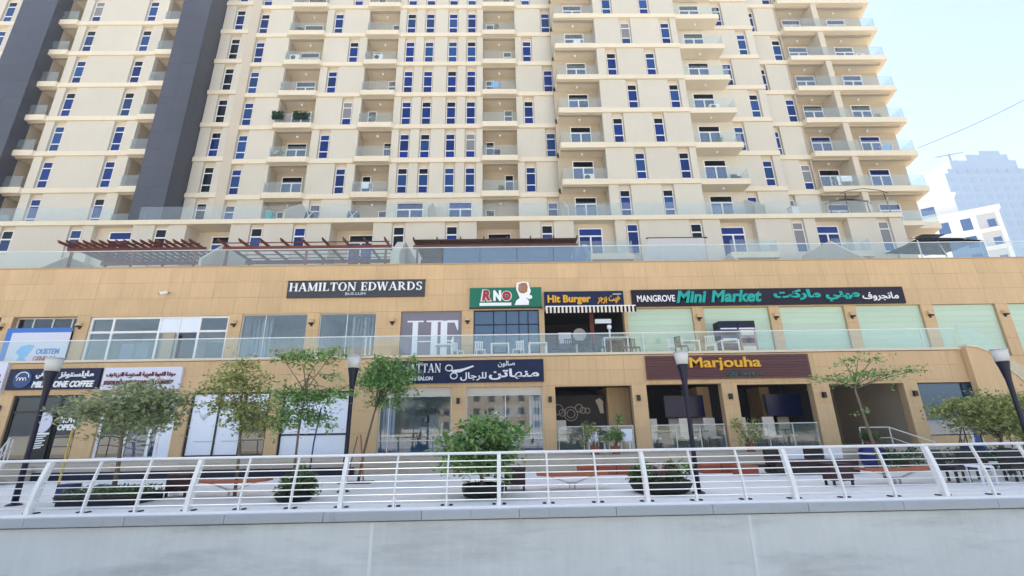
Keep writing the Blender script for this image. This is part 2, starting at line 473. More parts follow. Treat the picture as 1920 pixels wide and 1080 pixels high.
def serif_geo(s):
    """thick-and-thin serif capitals drawn as polygons"""
    V = []; Fc = []
    T, t = .17, .065
    def bar(x0, y0, x1, y1, wd, ox):
        d = math.hypot(x1 - x0, y1 - y0); nx, ny = -(y1 - y0) / d * wd / 2, (x1 - x0) / d * wd / 2
        i = len(V); V.extend([(ox + x0 + nx, y0 + ny), (ox + x0 - nx, y0 - ny), (ox + x1 - nx, y1 - ny), (ox + x1 + nx, y1 + ny)]); Fc.append((i, i + 1, i + 2, i + 3))
    def arc(cx, cy, rx, ry, a0, a1, ox, n=14, thick=True):
        i0 = len(V)
        for k in range(n + 1):
            a = math.radians(a0 + (a1 - a0) * k / n); wdt = t + (T - t) * abs(math.cos(a)) if thick else t
            c, sn = math.cos(a), math.sin(a)
            V.append((ox + cx + (rx - 0) * c, cy + ry * sn)); V.append((ox + cx + (rx - wdt) * c, cy + (ry - wdt * .8) * sn))
        for k in range(n): Fc.append((i0 + 2 * k, i0 + 2 * k + 2, i0 + 2 * k + 3, i0 + 2 * k + 1))
    def sf(x, y, ox, wd=.30): bar(x - wd / 2, y, x + wd / 2, y, .055, ox)
    ox = 0.0
    for ch in s:
        if ch == ' ': ox += .4; continue
        W_ = .8
        if ch == 'H':
            bar(.16, 0, .16, 1, T, ox); bar(.70, 0, .70, 1, T, ox); bar(.16, .52, .70, .52, t, ox); W_ = .86
            for x in (.16, .70): sf(x, .03, ox); sf(x, .97, ox)
        elif ch == 'A':
            bar(.10, 0, .42, 1, t, ox); bar(.42, 1, .74, 0, T, ox); bar(.2, .34, .64, .34, t, ox); sf(.1, .03, ox, .24); sf(.74, .03, ox); W_ = .86
        elif ch == 'M':
            bar(.14, 0, .14, 1, t, ox); bar(.14, 1, .48, .05, T, ox); bar(.48, .05, .84, 1, t, ox); bar(.86, 0, .86, 1, T, ox); W_ = 1.02
            sf(.14, .03, ox, .24); sf(.86, .03, ox); sf(.1, .97, ox, .2); sf(.9, .97, ox, .2)
        elif ch == 'I':
            bar(.18, 0, .18, 1, T, ox); sf(.18, .03, ox); sf(.18, .97, ox); W_ = .36
        elif ch in 'LEF':
            bar(.18, 0, .18, 1, T, ox); sf(.18, .03, ox); sf(.18, .97, ox); W_ = .68
            if ch in 'LE': bar(.18, .03, .62, .03, t, ox); bar(.6, 0, .6, .24, t, ox)
            if ch in 'EF': bar(.18, .97, .6, .97, t, ox); bar(.58, 1, .58, .78, t, ox); bar(.18, .52, .48, .52, t, ox); bar(.48, .4, .48, .64, t, ox)
        elif ch == 'T':
            bar(.38, 0, .38, 1, T, ox); sf(.38, .03, ox); bar(.04, .97, .72, .97, t, ox); bar(.06, 1, .06, .76, t, ox); bar(.70, 1, .70, .76, t, ox); W_ = .76
        elif ch == 'O':
            arc(.44, .5, .42, .52, 0, 360, ox, 24); W_ = .88
        elif ch == 'N':
            bar(.14, 0, .14, 1, t, ox); bar(.12, 1, .72, 0, T, ox); bar(.74, 0, .74, 1, t, ox); sf(.14, .03, ox, .24); sf(.12, .97, ox, .22); sf(.74, .97, ox, .24); W_ = .88
        elif ch == 'D':
            bar(.18, 0, .18, 1, T, ox); sf(.14, .03, ox, .22); sf(.14, .97, ox, .22); arc(.3, .5, .52, .5, -90, 90, ox); bar(.18, .03, .32, .03, t, ox); bar(.18, .97, .32, .97, t, ox); W_ = .84
        elif ch == 'W':
            bar(.10, 1, .34, 0, T, ox); bar(.34, 0, .56, 1, t, ox); bar(.56, 1, .80, 0, T, ox); bar(.80, 0, 1.02, 1, t, ox); W_ = 1.12
            sf(.1, .97, ox); sf(.56, .97, ox, .24); sf(1.02, .97, ox, .22)
        elif ch == 'R':
            bar(.18, 0, .18, 1, T, ox); sf(.18, .03, ox); sf(.14, .97, ox, .22); arc(.32, .74, .34, .26, -90, 90, ox); bar(.18, .97, .34, .97, t, ox); bar(.18, .5, .34, .5, t, ox); bar(.36, .5, .74, .02, T, ox); W_ = .84
        elif ch == 'S':
            arc(.36, .74, .28, .27, 30, 270, ox); arc(.36, .26, .28, .27, -150, 90, ox); bar(.58, .98, .58, .74, t, ox); bar(.11, .02, .11, .26, t, ox); W_ = .7
        ox += W_ + .07
    return V, Fc

# ================================================================== SETTING: ground, canal, promenade
structure(part('opposite_bank', MB().box(-400, 400, -400, .6, -4.0, 0.0), M['sand']))
structure(part('desert_ground', MB().box(-430, 440, 52, 600, -4.0, -.02), M['sand']))
mb = MB(); mb.quad((-400, .6, -2.9), (400, .6, -2.9), (400, 10.3, -2.9), (-400, 10.3, -2.9))
structure(part('canal_water', mb, M['water']))
structure(part('promenade_bed', MB().box(-70, 60, 10.62, 52, -4.0, -.03), M['mortar']))
paving = structure(part('promenade_paving', MB().box(-60, 60, 10.92, 17.7, -.03, -.012), M['paving']))
sl_me = {}
n_sl = 0
for i in range(-17, 18):                                            # large pale paving slabs, joints recessed
    for j in range(7):
        x0 = i * .96 + (.48 if j % 2 else 0)
        me = sl_me.setdefault('a', mesh_of(MB().box(-.475, .475, -.475, .475, 0, .012), M['paving']))
        inst('paving_slab', me, paving, (x0, 11.41 + j * .965, -.012 + random.uniform(-.0015, .0015)))

# canal wall: render panels, drip recess, coping blocks, pale kerb
cw = structure(part('canal_wall', MB().box(-70, 60, 10.42, 10.62, -3.4, -.17), M['canal']))
xs = [-30, -21.0, -12.6, -2.81, 5.06, 14.2, 23, 32]
for a, b in zip(xs, xs[1:]):
    box('wall_panel', a + .004, b - .004, 10.34, 10.42, -3.3, -.21, M['canal'], cw)
for x in (-21.0, -12.6, -2.81, 5.06, 14.2): box('joint_strip', x - .035, x + .035, 10.332, 10.339, -3.3, -.22, M['coping_pale'], cw)
x = -24.0
for k in range(24):
    wd = 2.02
    o = box('coping_block', x + .006, x + wd - .006, 10.24 + random.uniform(-.004, .004), 10.62, -.17, -.004 + random.uniform(-.003, .003), M['coping'], cw)
    x += wd
structure(part('promenade_kerb', MB().box(-60, 60, 10.36, 10.92, -.16, .045), M['kerb']))

# raised shop walkway with stone face
pl = structure(part('shop_walkway', MB().box(-60, 45, 17.74, 26, -.5, .53), M['plinth']))
x = -24.0
while x < 22:
    box('plinth_stone', x + .004, x + 1.196, 17.70 + random.uniform(-.004, .004), 17.76, 0.0 if x > -5.6 else .30, .55, M['plinth'], pl)
    x += 1.2
box('base_dark_band', -24, -5.6, 17.66, 17.74, -.02, .29, M['navy'], pl)  # dark navy strip along the foot of the left plinth

# sunlit blocks across the canal, behind the viewer: they show in the shop glass
OB = [(-62, -30, -78, -94, 22, 'beige apartment block across the canal, left one behind the viewer'), (-18, 14, -84, -100, 17, 'beige apartment block across the canal, middle one behind the viewer'), (30, 66, -76, -92, 24, 'beige apartment block across the canal, right one behind the viewer')]
def opposite():
    me = None
    for x0, x1, y0, y1, h, lab in OB:
        t = thing('apartment_block', lab, 'building', ((x0 + x1) / 2, y0, 0), 'apartment blocks across the canal')
        box('wall', x0, x1, y1, y0, 0, h, M['city_tan'], t)
        box('roof_edge', x0 - .3, x1 + .3, y1 - .3, y0 + .3, h, h + .8, M['city_tan'], t)
        if me is None: me = mesh_of(MB().box(-.8, .8, -.05, .06, 0, 1.7), M['grey_fabric'])
        for i in range(int((x1 - x0) / 4)):
            for k in range(int(h / 3.4)):
                inst('window', me, t, (x0 + 2 + i * 4, y0 + .02, 1.2 + k * 3.4))
opposite()

# ================================================================== APARTMENT TOWER
T_ = thing('apartment_tower', 'tall cream apartment tower with staggered blue windows and glass balconies above the shops', 'building', (0, 32, 9))
H = 3.24
def LZ(k): return 19.02 + H * k

def pane_mesh(wd, h, key):
    return mesh_of(MB().box(-wd / 2, wd / 2, -.012, .012, 0, h), M[key])
WF = MB()                                                          # window frame, 0.72 x 2.26, three lights
fw, fh = .38, 2.26
for a, b in ((-fw, -fw + .038), (fw - .038, fw)): WF.box(a, b, -.05, .05, 0, fh)
for a, b in ((0, .04), (.615, .685), (1.675, 1.74), (fh - .04, fh)): WF.box(-fw + .038, fw - .038, -.045, .05, a, b)
wf_me = mesh_of(WF, M['frame'])
P3 = {}
for key in ('pane_a', 'pane_b', 'pane_c', 'pane_g'):
    P3[key] = [(pane_mesh(.69, .58, key), .038), (pane_mesh(.69, 1.0, key), .68), (pane_mesh(.69, .49, key), 1.735)]
WF2 = MB()                                                         # shorter two-light window
for a, b in ((-fw, -fw + .038), (fw - .038, fw)): WF2.box(a, b, -.05, .05, 0, 1.55)
for a, b in ((0, .05), (.86, .95), (1.50, 1.55)): WF2.box(-fw + .038, fw - .038, -.045, .05, a, b)
wf2_me = mesh_of(WF2, M['frame'])
for key in ('pane_a', 'pane_b', 'pane_c'):
    P3[key + '2'] = [(pane_mesh(.69, .82, key), .045), (pane_mesh(.69, .56, key), .945)]

def window(x, y, z, keys=None, short=False, parent=None):
    par = parent or T_
    o = inst('window', wf2_me if short else wf_me, par, (x, y, z))
    if keys is None:
        q = random.random()
        base = 'pane_a' if q < .72 else 'pane_c'
        top = 'pane_b' if random.random() < .40 else base
        keys = [base, 'pane_c' if random.random() < .35 else base, top]
        if random.random() < .06: keys[1] = keys[2] = 'pane_g'
    for k in range(2 if short else 3):
        key = keys[min(k + (1 if short else 0), 2)]
        me, dz = P3[key + ('2' if short else '')][k] if not (short and key == 'pane_g') else P3['pane_a2'][k]
        inst('pane', me, o, (x, y + .012, z + dz))
    return o

door_me = {}
def door(x0, x1, y, z0, z1, leaves, keys=('pane_c', 'pane_b'), parent=None, trans=.55):
    """balcony door: glazed leaves under a transom light"""
    par = parent or T_
    wd = round(x1 - x0, 2); h = round(z1 - z0, 2)
    kk = (wd, h, leaves, trans)
    if kk not in door_me:
        f = MB(); a = wd / 2
        f.box(-a, -a + .06, -.05, .05, 0, h); f.box(a - .06, a, -.05, .05, 0, h)
        f.box(-a + .06, a - .06, -.045, .05, h - .06, h); f.box(-a + .06, a - .06, -.045, .05, h - trans - .10, h - trans); f.box(-a + .06, a - .06, -.045, .05, 0, .07)
        if leaves == 2: f.box(-.05, .05, -.045, .05, .07, h - trans - .10)
        door_me[kk] = mesh_of(f, M['frame'])
    x = (x0 + x1) / 2
    o = inst('balcony_door', door_me[kk], par, (x, y, z0))
    a = wd / 2
    def pm(w_, h_, key):
        k2 = ('p', round(w_, 2), round(h_, 2), key)
        if k2 not in door_me: door_me[k2] = pane_mesh(w_, h_, key)
        return door_me[k2]
    inst('pane', pm(wd - .12, trans - .06, keys[1]), o, (x, y + .012, z1 - trans))
    if leaves == 2:
        for s in (-1, 1): inst('pane', pm(a - .11, h - trans - .17, keys[0]), o, (x + s * (a - .06 + .05) / 2, y + .012, z0 + .07))
    else:
        inst('pane', pm(wd - .12, h - trans - .17, keys[0]), o, (x, y + .012, z0 + .07))
    return o

def storey(x0, x1, Y0, L, cuts, wins, top=H, wz=.55, short=False, keysf=None, slot=.47, band=True):
    """one storey of wall: solid panels between window slots and balcony recesses, with the floor band at its foot"""
    segs = []
    c = x0
    for a, b in sorted(cuts):
        if a > c: segs.append((c, a))
        c = b
    if c < x1: segs.append((c, x1))
    for a, b in segs:
        ws = sorted(q for q in wins if a < q < b)
        c = a
        for q in ws:
            s0, s1 = max(a, q - slot), min(b, q + slot)
            if s0 - c > .02: box('wall_panel', c, s0, Y0, Y0 + .3, L + .40, L + top, M['cream_panel'], T_)
            box('window_bay', s0, s1, Y0 + .19, Y0 + .34, L + .40, L + top, M['cream'], T_)
            window(q, Y0 + .15, L + wz, keysf(q) if keysf else None, short)
            c = s1
        if b - c > .02: box('wall_panel', c, b, Y0, Y0 + .3, L + .40, L + top, M['cream_panel'], T_)
        if band: box('floor_band', a, b, Y0 - .13, Y0 + .3, L, L + .40, M['band'], T_)

bal_glass = {}
def glass_sheet(name, parent, x0, x1, y0, y1, z0, z1, m='glass'):
    return box(name, x0, x1, y0, y1, z0, z1, M[m], parent)

def balcony(x0, x1, Y0, L, depth, front, ch_l=.3, ch_r=.3, open_l=False, open_r=False, wall=True, lamp=True, g=('l', 'f', 'r')):
    """slab with tapered ends, recess walls and ceiling, glass guard"""
    yf = Y0 - front
    poly = [(x0 - ch_l, Y0 - .02), (x0, yf), (x1, yf), (x1 + ch_r, Y0 - .02), (x1 + ch_r, Y0 + .31), (x1, Y0 + .31), (x1, Y0 + depth), (x0, Y0 + depth), (x0, Y0 + .31), (x0 - ch_l, Y0 + .31)]
    mb = MB().prism(poly, L - .03, L + .46)
    o = part('balcony', mb, M['band'], T_)
    if wall:
        r = MB()
        r.box(x0 - .15, x1 + .15, Y0 + depth, Y0 + depth + .2, L + .46, L + H - .03)
        if not open_l: r.box(x0 - .2, x0, Y0 + .30, Y0 + depth, L + .46, L + H - .03)
        if not open_r: r.box(x1, x1 + .2, Y0 + .30, Y0 + depth, L + .46, L + H - .03)
        r.box(x0, x1, Y0 + .05, Y0 + .30, L + H - .12, L + H - .031)
        part('recess_wall', r, M['cream_shaded'], o)
    if lamp:
        part('ceiling_lamp', MB().lathe([(.02, L + H - .22), (.09, L + H - .2), (.10, L + H - .1), (.05, L + H - .034)], (x0 + x1) / 2, Y0 + depth * .55, 8), M['white'], o)
    z0, z1 = L + .46, L + 1.42
    n = 2 if x1 - x0 > 2.6 else 1
    for k in range(n):
        a = x0 + .06 + (x1 - x0 - .12) * k / n; b = x0 + .06 + (x1 - x0 - .12) * (k + 1) / n
        glass_sheet('glass_panel', o, a + .01, b - .01, yf + .06, yf + .075, z0, z1)
    if 'l' in g: glass_sheet('glass_panel', o, x0 + .04, x0 + .055, yf + .09, Y0 + (depth if open_l else .0), z0, z1)
    if 'r' in g: glass_sheet('glass_panel', o, x1 - .055, x1 - .04, yf + .09, Y0 + (depth if open_r else .0), z0, z1)
    return o

def dark_keys(q): return random.choice([['pane_b'] * 3, ['pane_b'] * 3, ['pane_b'] * 3, ['pane_a', 'pane_a', 'pane_b']])

for k in range(-1, 7):
    L = LZ(k); odd = k % 2 == 1
    top = H
    ter = k == -1
    # left wing
    storey(-49, -41.0, 30.7, L, [], [-42.9] if not odd else [-42.9, -46.5])
    storey(-36.45, -29.2, 30.7, L, [], [-35.3, -30.55])
    balcony(-37.95, -36.45, 30.7, L, 1.6, .25, 0, .1, lamp=False, g=('f',))
    balcony(-29.2, -27.2, 30.7, L, 1.6, .25, .1, 0, lamp=False, g=('l',))
    box('ac_bracket', -36.62, -36.46, 30.9, 31.2, L + 1.5, L + 1.85, M['black'], T_)
    # corner bay beside the slate fin
    storey(-24.85, -22.45, 31.6, L, [], [-23.5], keysf=dark_keys)
    part('bay_return', MB().prism([(-22.45, 31.5), (-21.96, 31.9), (-21.96, 32.3), (-22.45, 31.9)], L, L + H), M['cream'], T_)
    # main front
    b1, b2, b3 = (-19.0, -15.9), (-12.05, -9.27), (-1.70, 1.18)
    wn = [-21.55, -14.8, 4.0] if odd else [-21.55, -13.2, 2.22]
    if not ter:
        storey(-21.95, 4.42, 32.0, L, [b1, b2, b3], wn + [-8.2, -6.5, -4.4, -2.72])
    else:
        storey(-21.95, 4.42, 32.0, L, [b1, b2, b3, (-8.5, -6.35), (-4.4, -2.5)], [-21.55, -14.9, 3.9])
        for a, b in ((-8.5, -6.35), (-4.4, -2.5)):
            box('wall_panel', a, b, 32.0, 32.3, L + 2.92, L + H, M['cream_panel'], T_)
            door(a + .02, b - .02, 32.12, L + .36, L + 2.92, 2, ('pane_c', 'pane_a'))
    for q, (a, b) in enumerate((b1, b2, b3)):
        balcony(a, b, 32.0, L, 1.4, .05 if ter else .38, .3, .3)
    door(-18.52, -16.8, 33.36, L + .47, L + 2.85, 2)
    if ter: pass
    alt = (not odd)
    door(*((-11.84, -11.1) if alt else (-10.27, -9.6)), 33.36, L + .47, L + 2.85, 1)
    door(*((.12, .86) if alt else (-1.49, -.76)), 33.36, L + .47, L + 2.85, 1)
    # projecting right part
    storey(7.97, 15.05, 30.1, L, [], [9.17, 12.45] if odd else [10.62, 14.07])
    balcony(4.5, 7.97, 30.1, L, 1.3, .12, .05, .3, open_l=True, g=('l',))
    door(5.53, 7.23, 31.36, L + .47, L + 2.85, 2)
    # stepped part with deep balconies
    part('step_return', MB().box(14.95, 15.05, 30.4, 31.6, L, L + H), M['cream'], T_)
    storey(15.05, 22.45, 31.35, L, [(16.14, 17.96)], [21.35] if not odd else [19.55])
    box('wall_panel', 16.14, 17.96, 31.35, 31.65, L + 2.90, L + H, M['cream_panel'], T_)
    door(16.15, 17.95, 31.42, L + .40, L + 2.90, 2)
    bo = part('balcony', MB().prism([(15.06, 30.1), (18.9, 30.1), (18.9, 31.29), (15.06, 31.29)], L - .03, L + .46), M['band'], T_)
    glass_sheet('glass_panel', bo, 15.12, 17.0, 30.16, 30.175, L + .46, L + 1.42)
    glass_sheet('glass_panel', bo, 17.02, 18.86, 30.16, 30.175, L + .46, L + 1.42)
    glass_sheet('glass_panel', bo, 18.84, 18.855, 30.2, 31.25, L + .46, L + 1.42)
    part('ceiling_lamp', MB().lathe([(.02, L - .16), (.09, L - .14), (.10, L - .06), (.05, L - .034)], 17, 30.7, 8), M['white'], bo)
    storey(22.45, 25.42, 32.0, L, [], [24.88] if not odd else [22.92])
    # corner balconies
    zt = L + H - .03
    bo = part('balcony', MB().prism([(25.42, 31.4), (33.93, 31.4), (34.55, 33.2), (25.42, 33.2)], L - .03, L + .46), M['band'], T_)
    r = MB()
    r.box(25.42, 34.2, 33.0, 33.3, L + .46, zt); r.box(25.30, 25.42, 31.95, 33.0, L + .46, zt)
    r.box(25.42, 33.6, 31.75, 32.0, zt - .16, zt)
    part('recess_wall', r, M['cream_shaded'], bo)
    box('dividing_wall', 28.48, 28.98, 31.52, 32.99, L + .46, zt, M['cream'], bo)
    for a, b in ((25.5, 27.0), (27.02, 28.7), (28.72, 31.2), (31.22, 33.85)):
        glass_sheet('glass_panel', bo, a, b, 31.45, 31.465, L + .46, L + 1.46)
    glass_sheet('glass_panel', bo, 33.88, 33.895, 31.5, 32.98, L + .46, L + 1.46)
    door(26.55, 28.3, 32.94, L + .47, L + 2.85, 2, ('pane_c', random.choice(('pane_a', 'pane_b'))))
    door(30.85, 32.6, 32.94, L + .47, L + 2.85, 2, ('pane_c', random.choice(('pane_a', 'pane_b'))))
    for x in (27.2, 31.3): part('ceiling_lamp', MB().lathe([(.02, zt - .18), (.09, zt - .16), (.10, zt - .07), (.05, zt - .004)], x, 32.5, 8), M['white'], bo)

ZT = LZ(7)
# structural core behind the front, plain storeys above the frame
core = MB()
core.box(-60, 34.0, 34.0, 50, 0, 47)
part('tower_core', core, M['cream'], T_)
up = MB()
up.box(-49, -27.2, 30.7, 34, ZT, 45); up.box(-24.85, -22.45, 31.6, 34, ZT, 45); up.box(-22.45, 4.45, 32, 34, ZT, 45)
up.box(4.5, 15.05, 30.1, 34, ZT, 45); up.box(15.05, 22.45, 31.35, 34, ZT, 45); up.box(22.45, 33.9, 32, 34, ZT, 45)
part('upper_storeys', up, M['cream'], T_)

# slate clad fins: separate cladding panels on a backing
for (a, b, z0, fb) in ((-27.3, -24.92, 15.82, 33.9), (-40.95, -37.98, 15.82, 33.9)):
    o = part('slate_fin', MB().box(a + .02, b - .02, 29.95, fb, z0, 46), M['navy'] if False else M['dark_clad'], T_)
    wd = (b - a) / 2
    z = z0
    while z < 41:
        for q in range(2):
            box('cladding_panel', a + q * wd + .006, a + (q + 1) * wd - .006, 29.9 + random.uniform(-.004, .004), 29.95, z + .006, z + 1.614, M['dark_clad'], o)
        for q in range(2):
            box('cladding_panel', b - .02, b + .01 + random.uniform(-.003, .003), 29.96 + q * 1.2, 31.15 + q * 1.2, z + .006, z + 1.614, M['dark_clad'], o)
        z += 1.62

# lower block at terrace level: slab edge, wall with windows and recessed doors
box('terrace_slab', -49, 28.45, 28.75, 34.2, 15.46, 15.80, M['band'], T_)
LB = [(-28.56, -25.88), (-22.17, -19.11), (-12.17, -9.19), (-1.93, 1.09), (4.93, 7.85), (15.35, 17.9), (22.2, 24.55)]
LW = [(-34.4, 0), (-29.75, 0), (-23.9, 0), (-17.3, 0), (-14.3, 0), (-7.4, 0), (-3.68, 0), (3.03, 0), (13.62, 0)]
LW3 = [(9.08, 'b'), (20.9, 'g'), (27.1, 'g')]
lowz = 9.2; topz = 15.46
cuts = sorted([(a, b, 'r') for a, b in LB] + [(x - .47, x + .47, 'w') for x, _ in LW] + [(x - .47, x + .47, 't') for x, _ in LW3])
c = -49
for a, b, kd in cuts:
    if a - c > .02: box('wall_panel', c, a, 28.9, 29.2, lowz, topz, M['cream_panel'], T_)
    if kd == 'w':
        box('window_bay', a, b, 29.05, 29.25, lowz, topz, M['cream'], T_)
        window((a + b) / 2, 29.02, 13.62, None if random.random() < .7 else ['pane_b'] * 3, short=True)
    elif kd == 't':
        box('window_bay', a, b, 29.05, 29.25, lowz, topz, M['cream'], T_)
        kk = [x[1] for x in LW3 if abs(x[0] - (a + b) / 2) < .01][0]
        window((a + b) / 2, 29.02, 12.92, ['pane_a'] * 3 if kk == 'b' else ['pane_c', 'pane_g', 'pane_g'])
    else:
        dp = {0: .35, 4: .55, 5: .55, 6: .55}.get(LB.index((a, b)), 1.3)
        bay = MB(); bay.box(a - .15, b + .15, 28.9 + dp, 29.2 + dp, lowz, topz)
        bay.box(a - .15, a, 29.2, 28.9 + dp, lowz, topz); bay.box(b, b + .15, 29.2, 28.9 + dp, lowz, topz)
        part('door_recess', bay, M['cream'], T_)
    c = b
box('wall_panel', c, 28.5, 28.9, 29.2, lowz, topz, M['cream_panel'], T_)
part('end_wall', MB().box(28.2, 28.5, 29.2, 34, lowz, topz), M['cream'], T_)
for a, b, dp, kk in ((-27.6, -26.05, .35, 'pane_a'), (-21.1, -19.3, 1.3, 'pane_b'), (-11.25, -9.5, 1.3, 'pane_b'), (-1.2, .5, 1.3, 'pane_b'),
                     (5.3, 7.0, .55, 'pane_a'), (15.5, 17.25, .55, 'pane_a'), (22.35, 24.1, .55, 'pane_a')):
    door(a, b, 28.86 + dp, 12.60, 15.08, 2, ('pane_a' if kk == 'pane_a' else 'pane_c', kk))
# small balcony guards of the lower block
for a, b in ((4.95, 8.7), (15.3, 18.6), (22.3, 25.0)):
    o = part('balcony', MB().box(a, b, 28.0, 28.84, 12.2, 12.62), M['band'], T_)
    glass_sheet('glass_panel', o, a + .05, b - .05, 28.06, 28.075, 12.62, 13.55)
    glass_sheet('glass_panel', o, b - .055, b - .04, 28.1, 28.84, 12.62, 13.55)
o = part('balcony', MB().box(28.55, 30.4, 29.2, 31, 15.0, 15.36), M['band'], T_)
glass_sheet('glass_panel', o, 28.6, 30.35, 29.25, 29.265, 15.36, 16.2)
# terrace glass guard along the slab
gt = thing('glass_balustrade', 'long frameless glass guard along the cream terrace at the foot of the tower', 'balustrade', (0, 28.85, 15.8))
x = -49.0
while x < 28:
    if not (-27.4 < x + .9 < -24.8 or -41 < x + .9 < -37.9):
        glass_sheet('glass_panel', gt, x + .008, min(x + 1.79, 28.4), 28.84, 28.855, 15.80, 16.85)
    x += 1.8

# ================================================================== SHOP PODIUM
P_ = thing('shop_podium', 'two storey sandstone shopping podium with shop fronts, an upper walkway and shop signs', 'building', (0, 21.5, 0))
YG, YU = 20.0, 23.0
ZF, ZR, ZP = 4.73, 9.3, 10.12       # upper walkway, roof, parapet top
XL, XR = -46.0, 42.0
GO = [(-21.15, -18.15, .55, 3.24), (-17.3, -14.1, .55, 3.22), (-13.57, -10.19, .62, 3.24), (-9.65, -6.72, .55, 3.22), (-5.48, -2.37, .62, 3.31),
      (-1.74, 1.58, .62, 3.28), (2.14, 5.5, .55, 3.26), (6.15, 9.47, .55, 3.28), (10.15, 13.49, .55, 3.22), (14.25, 17.58, .55, 3.18), (18.2, 21.28, .95, 3.18)]
UO = [(-29.8, -26.15, ZF, 7.48), (-25.55, -22.25, ZF, 7.47), (-21.58, -14.42, ZF, 7.42), (-13.75, -10.37, ZF, 7.46), (-9.72, -6.77, ZF, 7.46), (-5.48, -2.29, ZF, 7.5),
      (-1.67, 1.78, ZF, 7.52), (2.06, 6.28, ZF, 7.47), (6.45, 9.95, ZF, 7.5), (10.53, 14.05, ZF, 7.5), (14.61, 18.1, ZF, 7.5), (18.72, 22.28, ZF, 7.52), (22.93, 26.36, ZF, 7.51), (27.02, 30.5, ZF, 7.51)]

def facade(ops, Y, xl, xr, z0, z1, vis, rows_top, pier_rows, name):
    """backing wall with real openings, clad in separate sandstone panels with open joints"""
    mb = MB(); stuff = MB(); npan = 0
    def panel(a, b, za, zb):
        nonlocal npan
        if b - a < .03 or zb - za < .03: return
        g = .004
        y = Y + random.uniform(-.003, .003)
        if vis[0] < (a + b) / 2 < vis[1]:
            box('stone_panel', a + g, b - g, y, Y + .035, za + g, zb - g, M['stone'], P_); npan += 1
        else:
            stuff.box(a + g, b - g, y, Y + .035, za + g, zb - g)
    c = xl
    piers = []
    for a, b, oz0, oz1 in ops:
        mb.box(c, a, Y + .035, Y + .35, z0, z1); piers.append((c, a))
        mb.box(a, b, Y + .035, Y + .35, oz1, z1)
        if oz0 > z0 + .02: mb.box(a, b, Y + .035, Y + .35, z0, oz0)
        c = b
    mb.box(c, xr, Y + .035, Y + .35, z0, z1); piers.append((c, xr))
    part(name, mb, M['mortar'], P_)
    tz = max(o[3] for o in ops)
    # band above the openings
    x = xl; wd = 1.22
    hs = (z1 - tz) / rows_top
    r = 0
    while x < xr - .01:
        for q in range(rows_top):
            panel(x, min(x + wd, xr), tz + q * hs, tz + (q + 1) * hs)
        x += wd
    for a, b, oz0, oz1 in ops:
        if tz - oz1 > .02: panel(a, b, oz1, tz)
        if oz0 > z0 + .05: panel(a, b, z0, oz0)
    for a, b in piers:
        n = max(1, round((b - a) / 1.1))
        for q in range(n):
            for k in range(pier_rows):
                panel(a + (b - a) * q / n, a + (b - a) * (q + 1) / n, z0 + (tz - z0) * k / pier_rows, z0 + (tz - z0) * (k + 1) / pier_rows)
    if stuff.v:
        o = part('stone_panel', stuff, M['stone'], P_); o['kind'] = 'stuff'
    return npan

n1 = facade(UO, YU, XL, XR, ZF, ZP, (-27.6, 29.5), 3, 3, 'upper_wall')
n2 = facade(GO, YG, XL, 22.2, .53, 4.60, (-21.9, 22.2), 2, 3, 'lower_wall')
print('stone panels', n1, n2)
# floors, roof, ceilings, rear
mb = MB()
mb.box(XL, 22.2, 20.36, 28.6, 4.36, 4.60)
mb.box(22.2, XR, 23.36, 28.6, .0, 4.72)
mb.box(XL, XR, 23.36, 34, 9.0, 9.3)
mb.box(XL, XR, 27.5, 33.9, 0, 9.0)
part('floor_slab', mb, M['interior'], P_)
# walkway slab edge: pale nosing that turns down with the stair at its right end
mb = MB().box(XL, 20.6, 19.93, 23.0, 4.62, 4.725)
part('walkway_slab', mb, M['band'], P_)
box('parapet_capping', XL, XR, YU - .04, YU + .5, ZP, ZP + .05, M['mortar'], P_)
box('roof_terrace', XL, XR, 23.4, 29.0, 9.302, 9.32, M['plinth'], P_)
# curved stair flank at the right end of the walkway
flank = []
cpts = [(20.6, 4.72), (21.1, 4.66), (21.6, 4.42), (22.0, 4.05), (22.3, 3.6), (22.8, 3.0), (23.6, 2.3), (24.6, 1.5), (25.8, .7)]
mb = MB().slab([(20.6, .5)] + [(26.0, .5)] + [(x, z) for x, z in reversed(cpts)], 19.72, 19.99)
part('stair_flank', mb, M['stone'], P_)
mb = MB()
for k in range(len(cpts) - 1):
    (xa, za), (xb, zb) = cpts[k], cpts[k + 1]
    mb.slab([(xa, za), (xb, zb), (xb, zb + .07), (xa, za + .07)], 19.66, 20.05)
part('stair_nosing', mb, M['band'], P_)

# rooms behind the openings
def room(a, b, z0, z1, y0, y1, m):
    mb = MB()
    mb.quad((a, y1, z0), (b, y1, z0), (b, y1, z1), (a, y1, z1))
    mb.quad((a, y0, z0), (a, y1, z0), (a, y1, z1), (a, y0, z1)); mb.quad((b, y1, z0), (b, y0, z0), (b, y0, z1), (b, y1, z1))
    mb.quad((a, y0, z1), (a, y1, z1), (b, y1, z1), (b, y0, z1)); mb.quad((a, y0, z0), (b, y0, z0), (b, y1, z0), (a, y1, z0))
    return part('shop_interior', mb, M[m], P_)

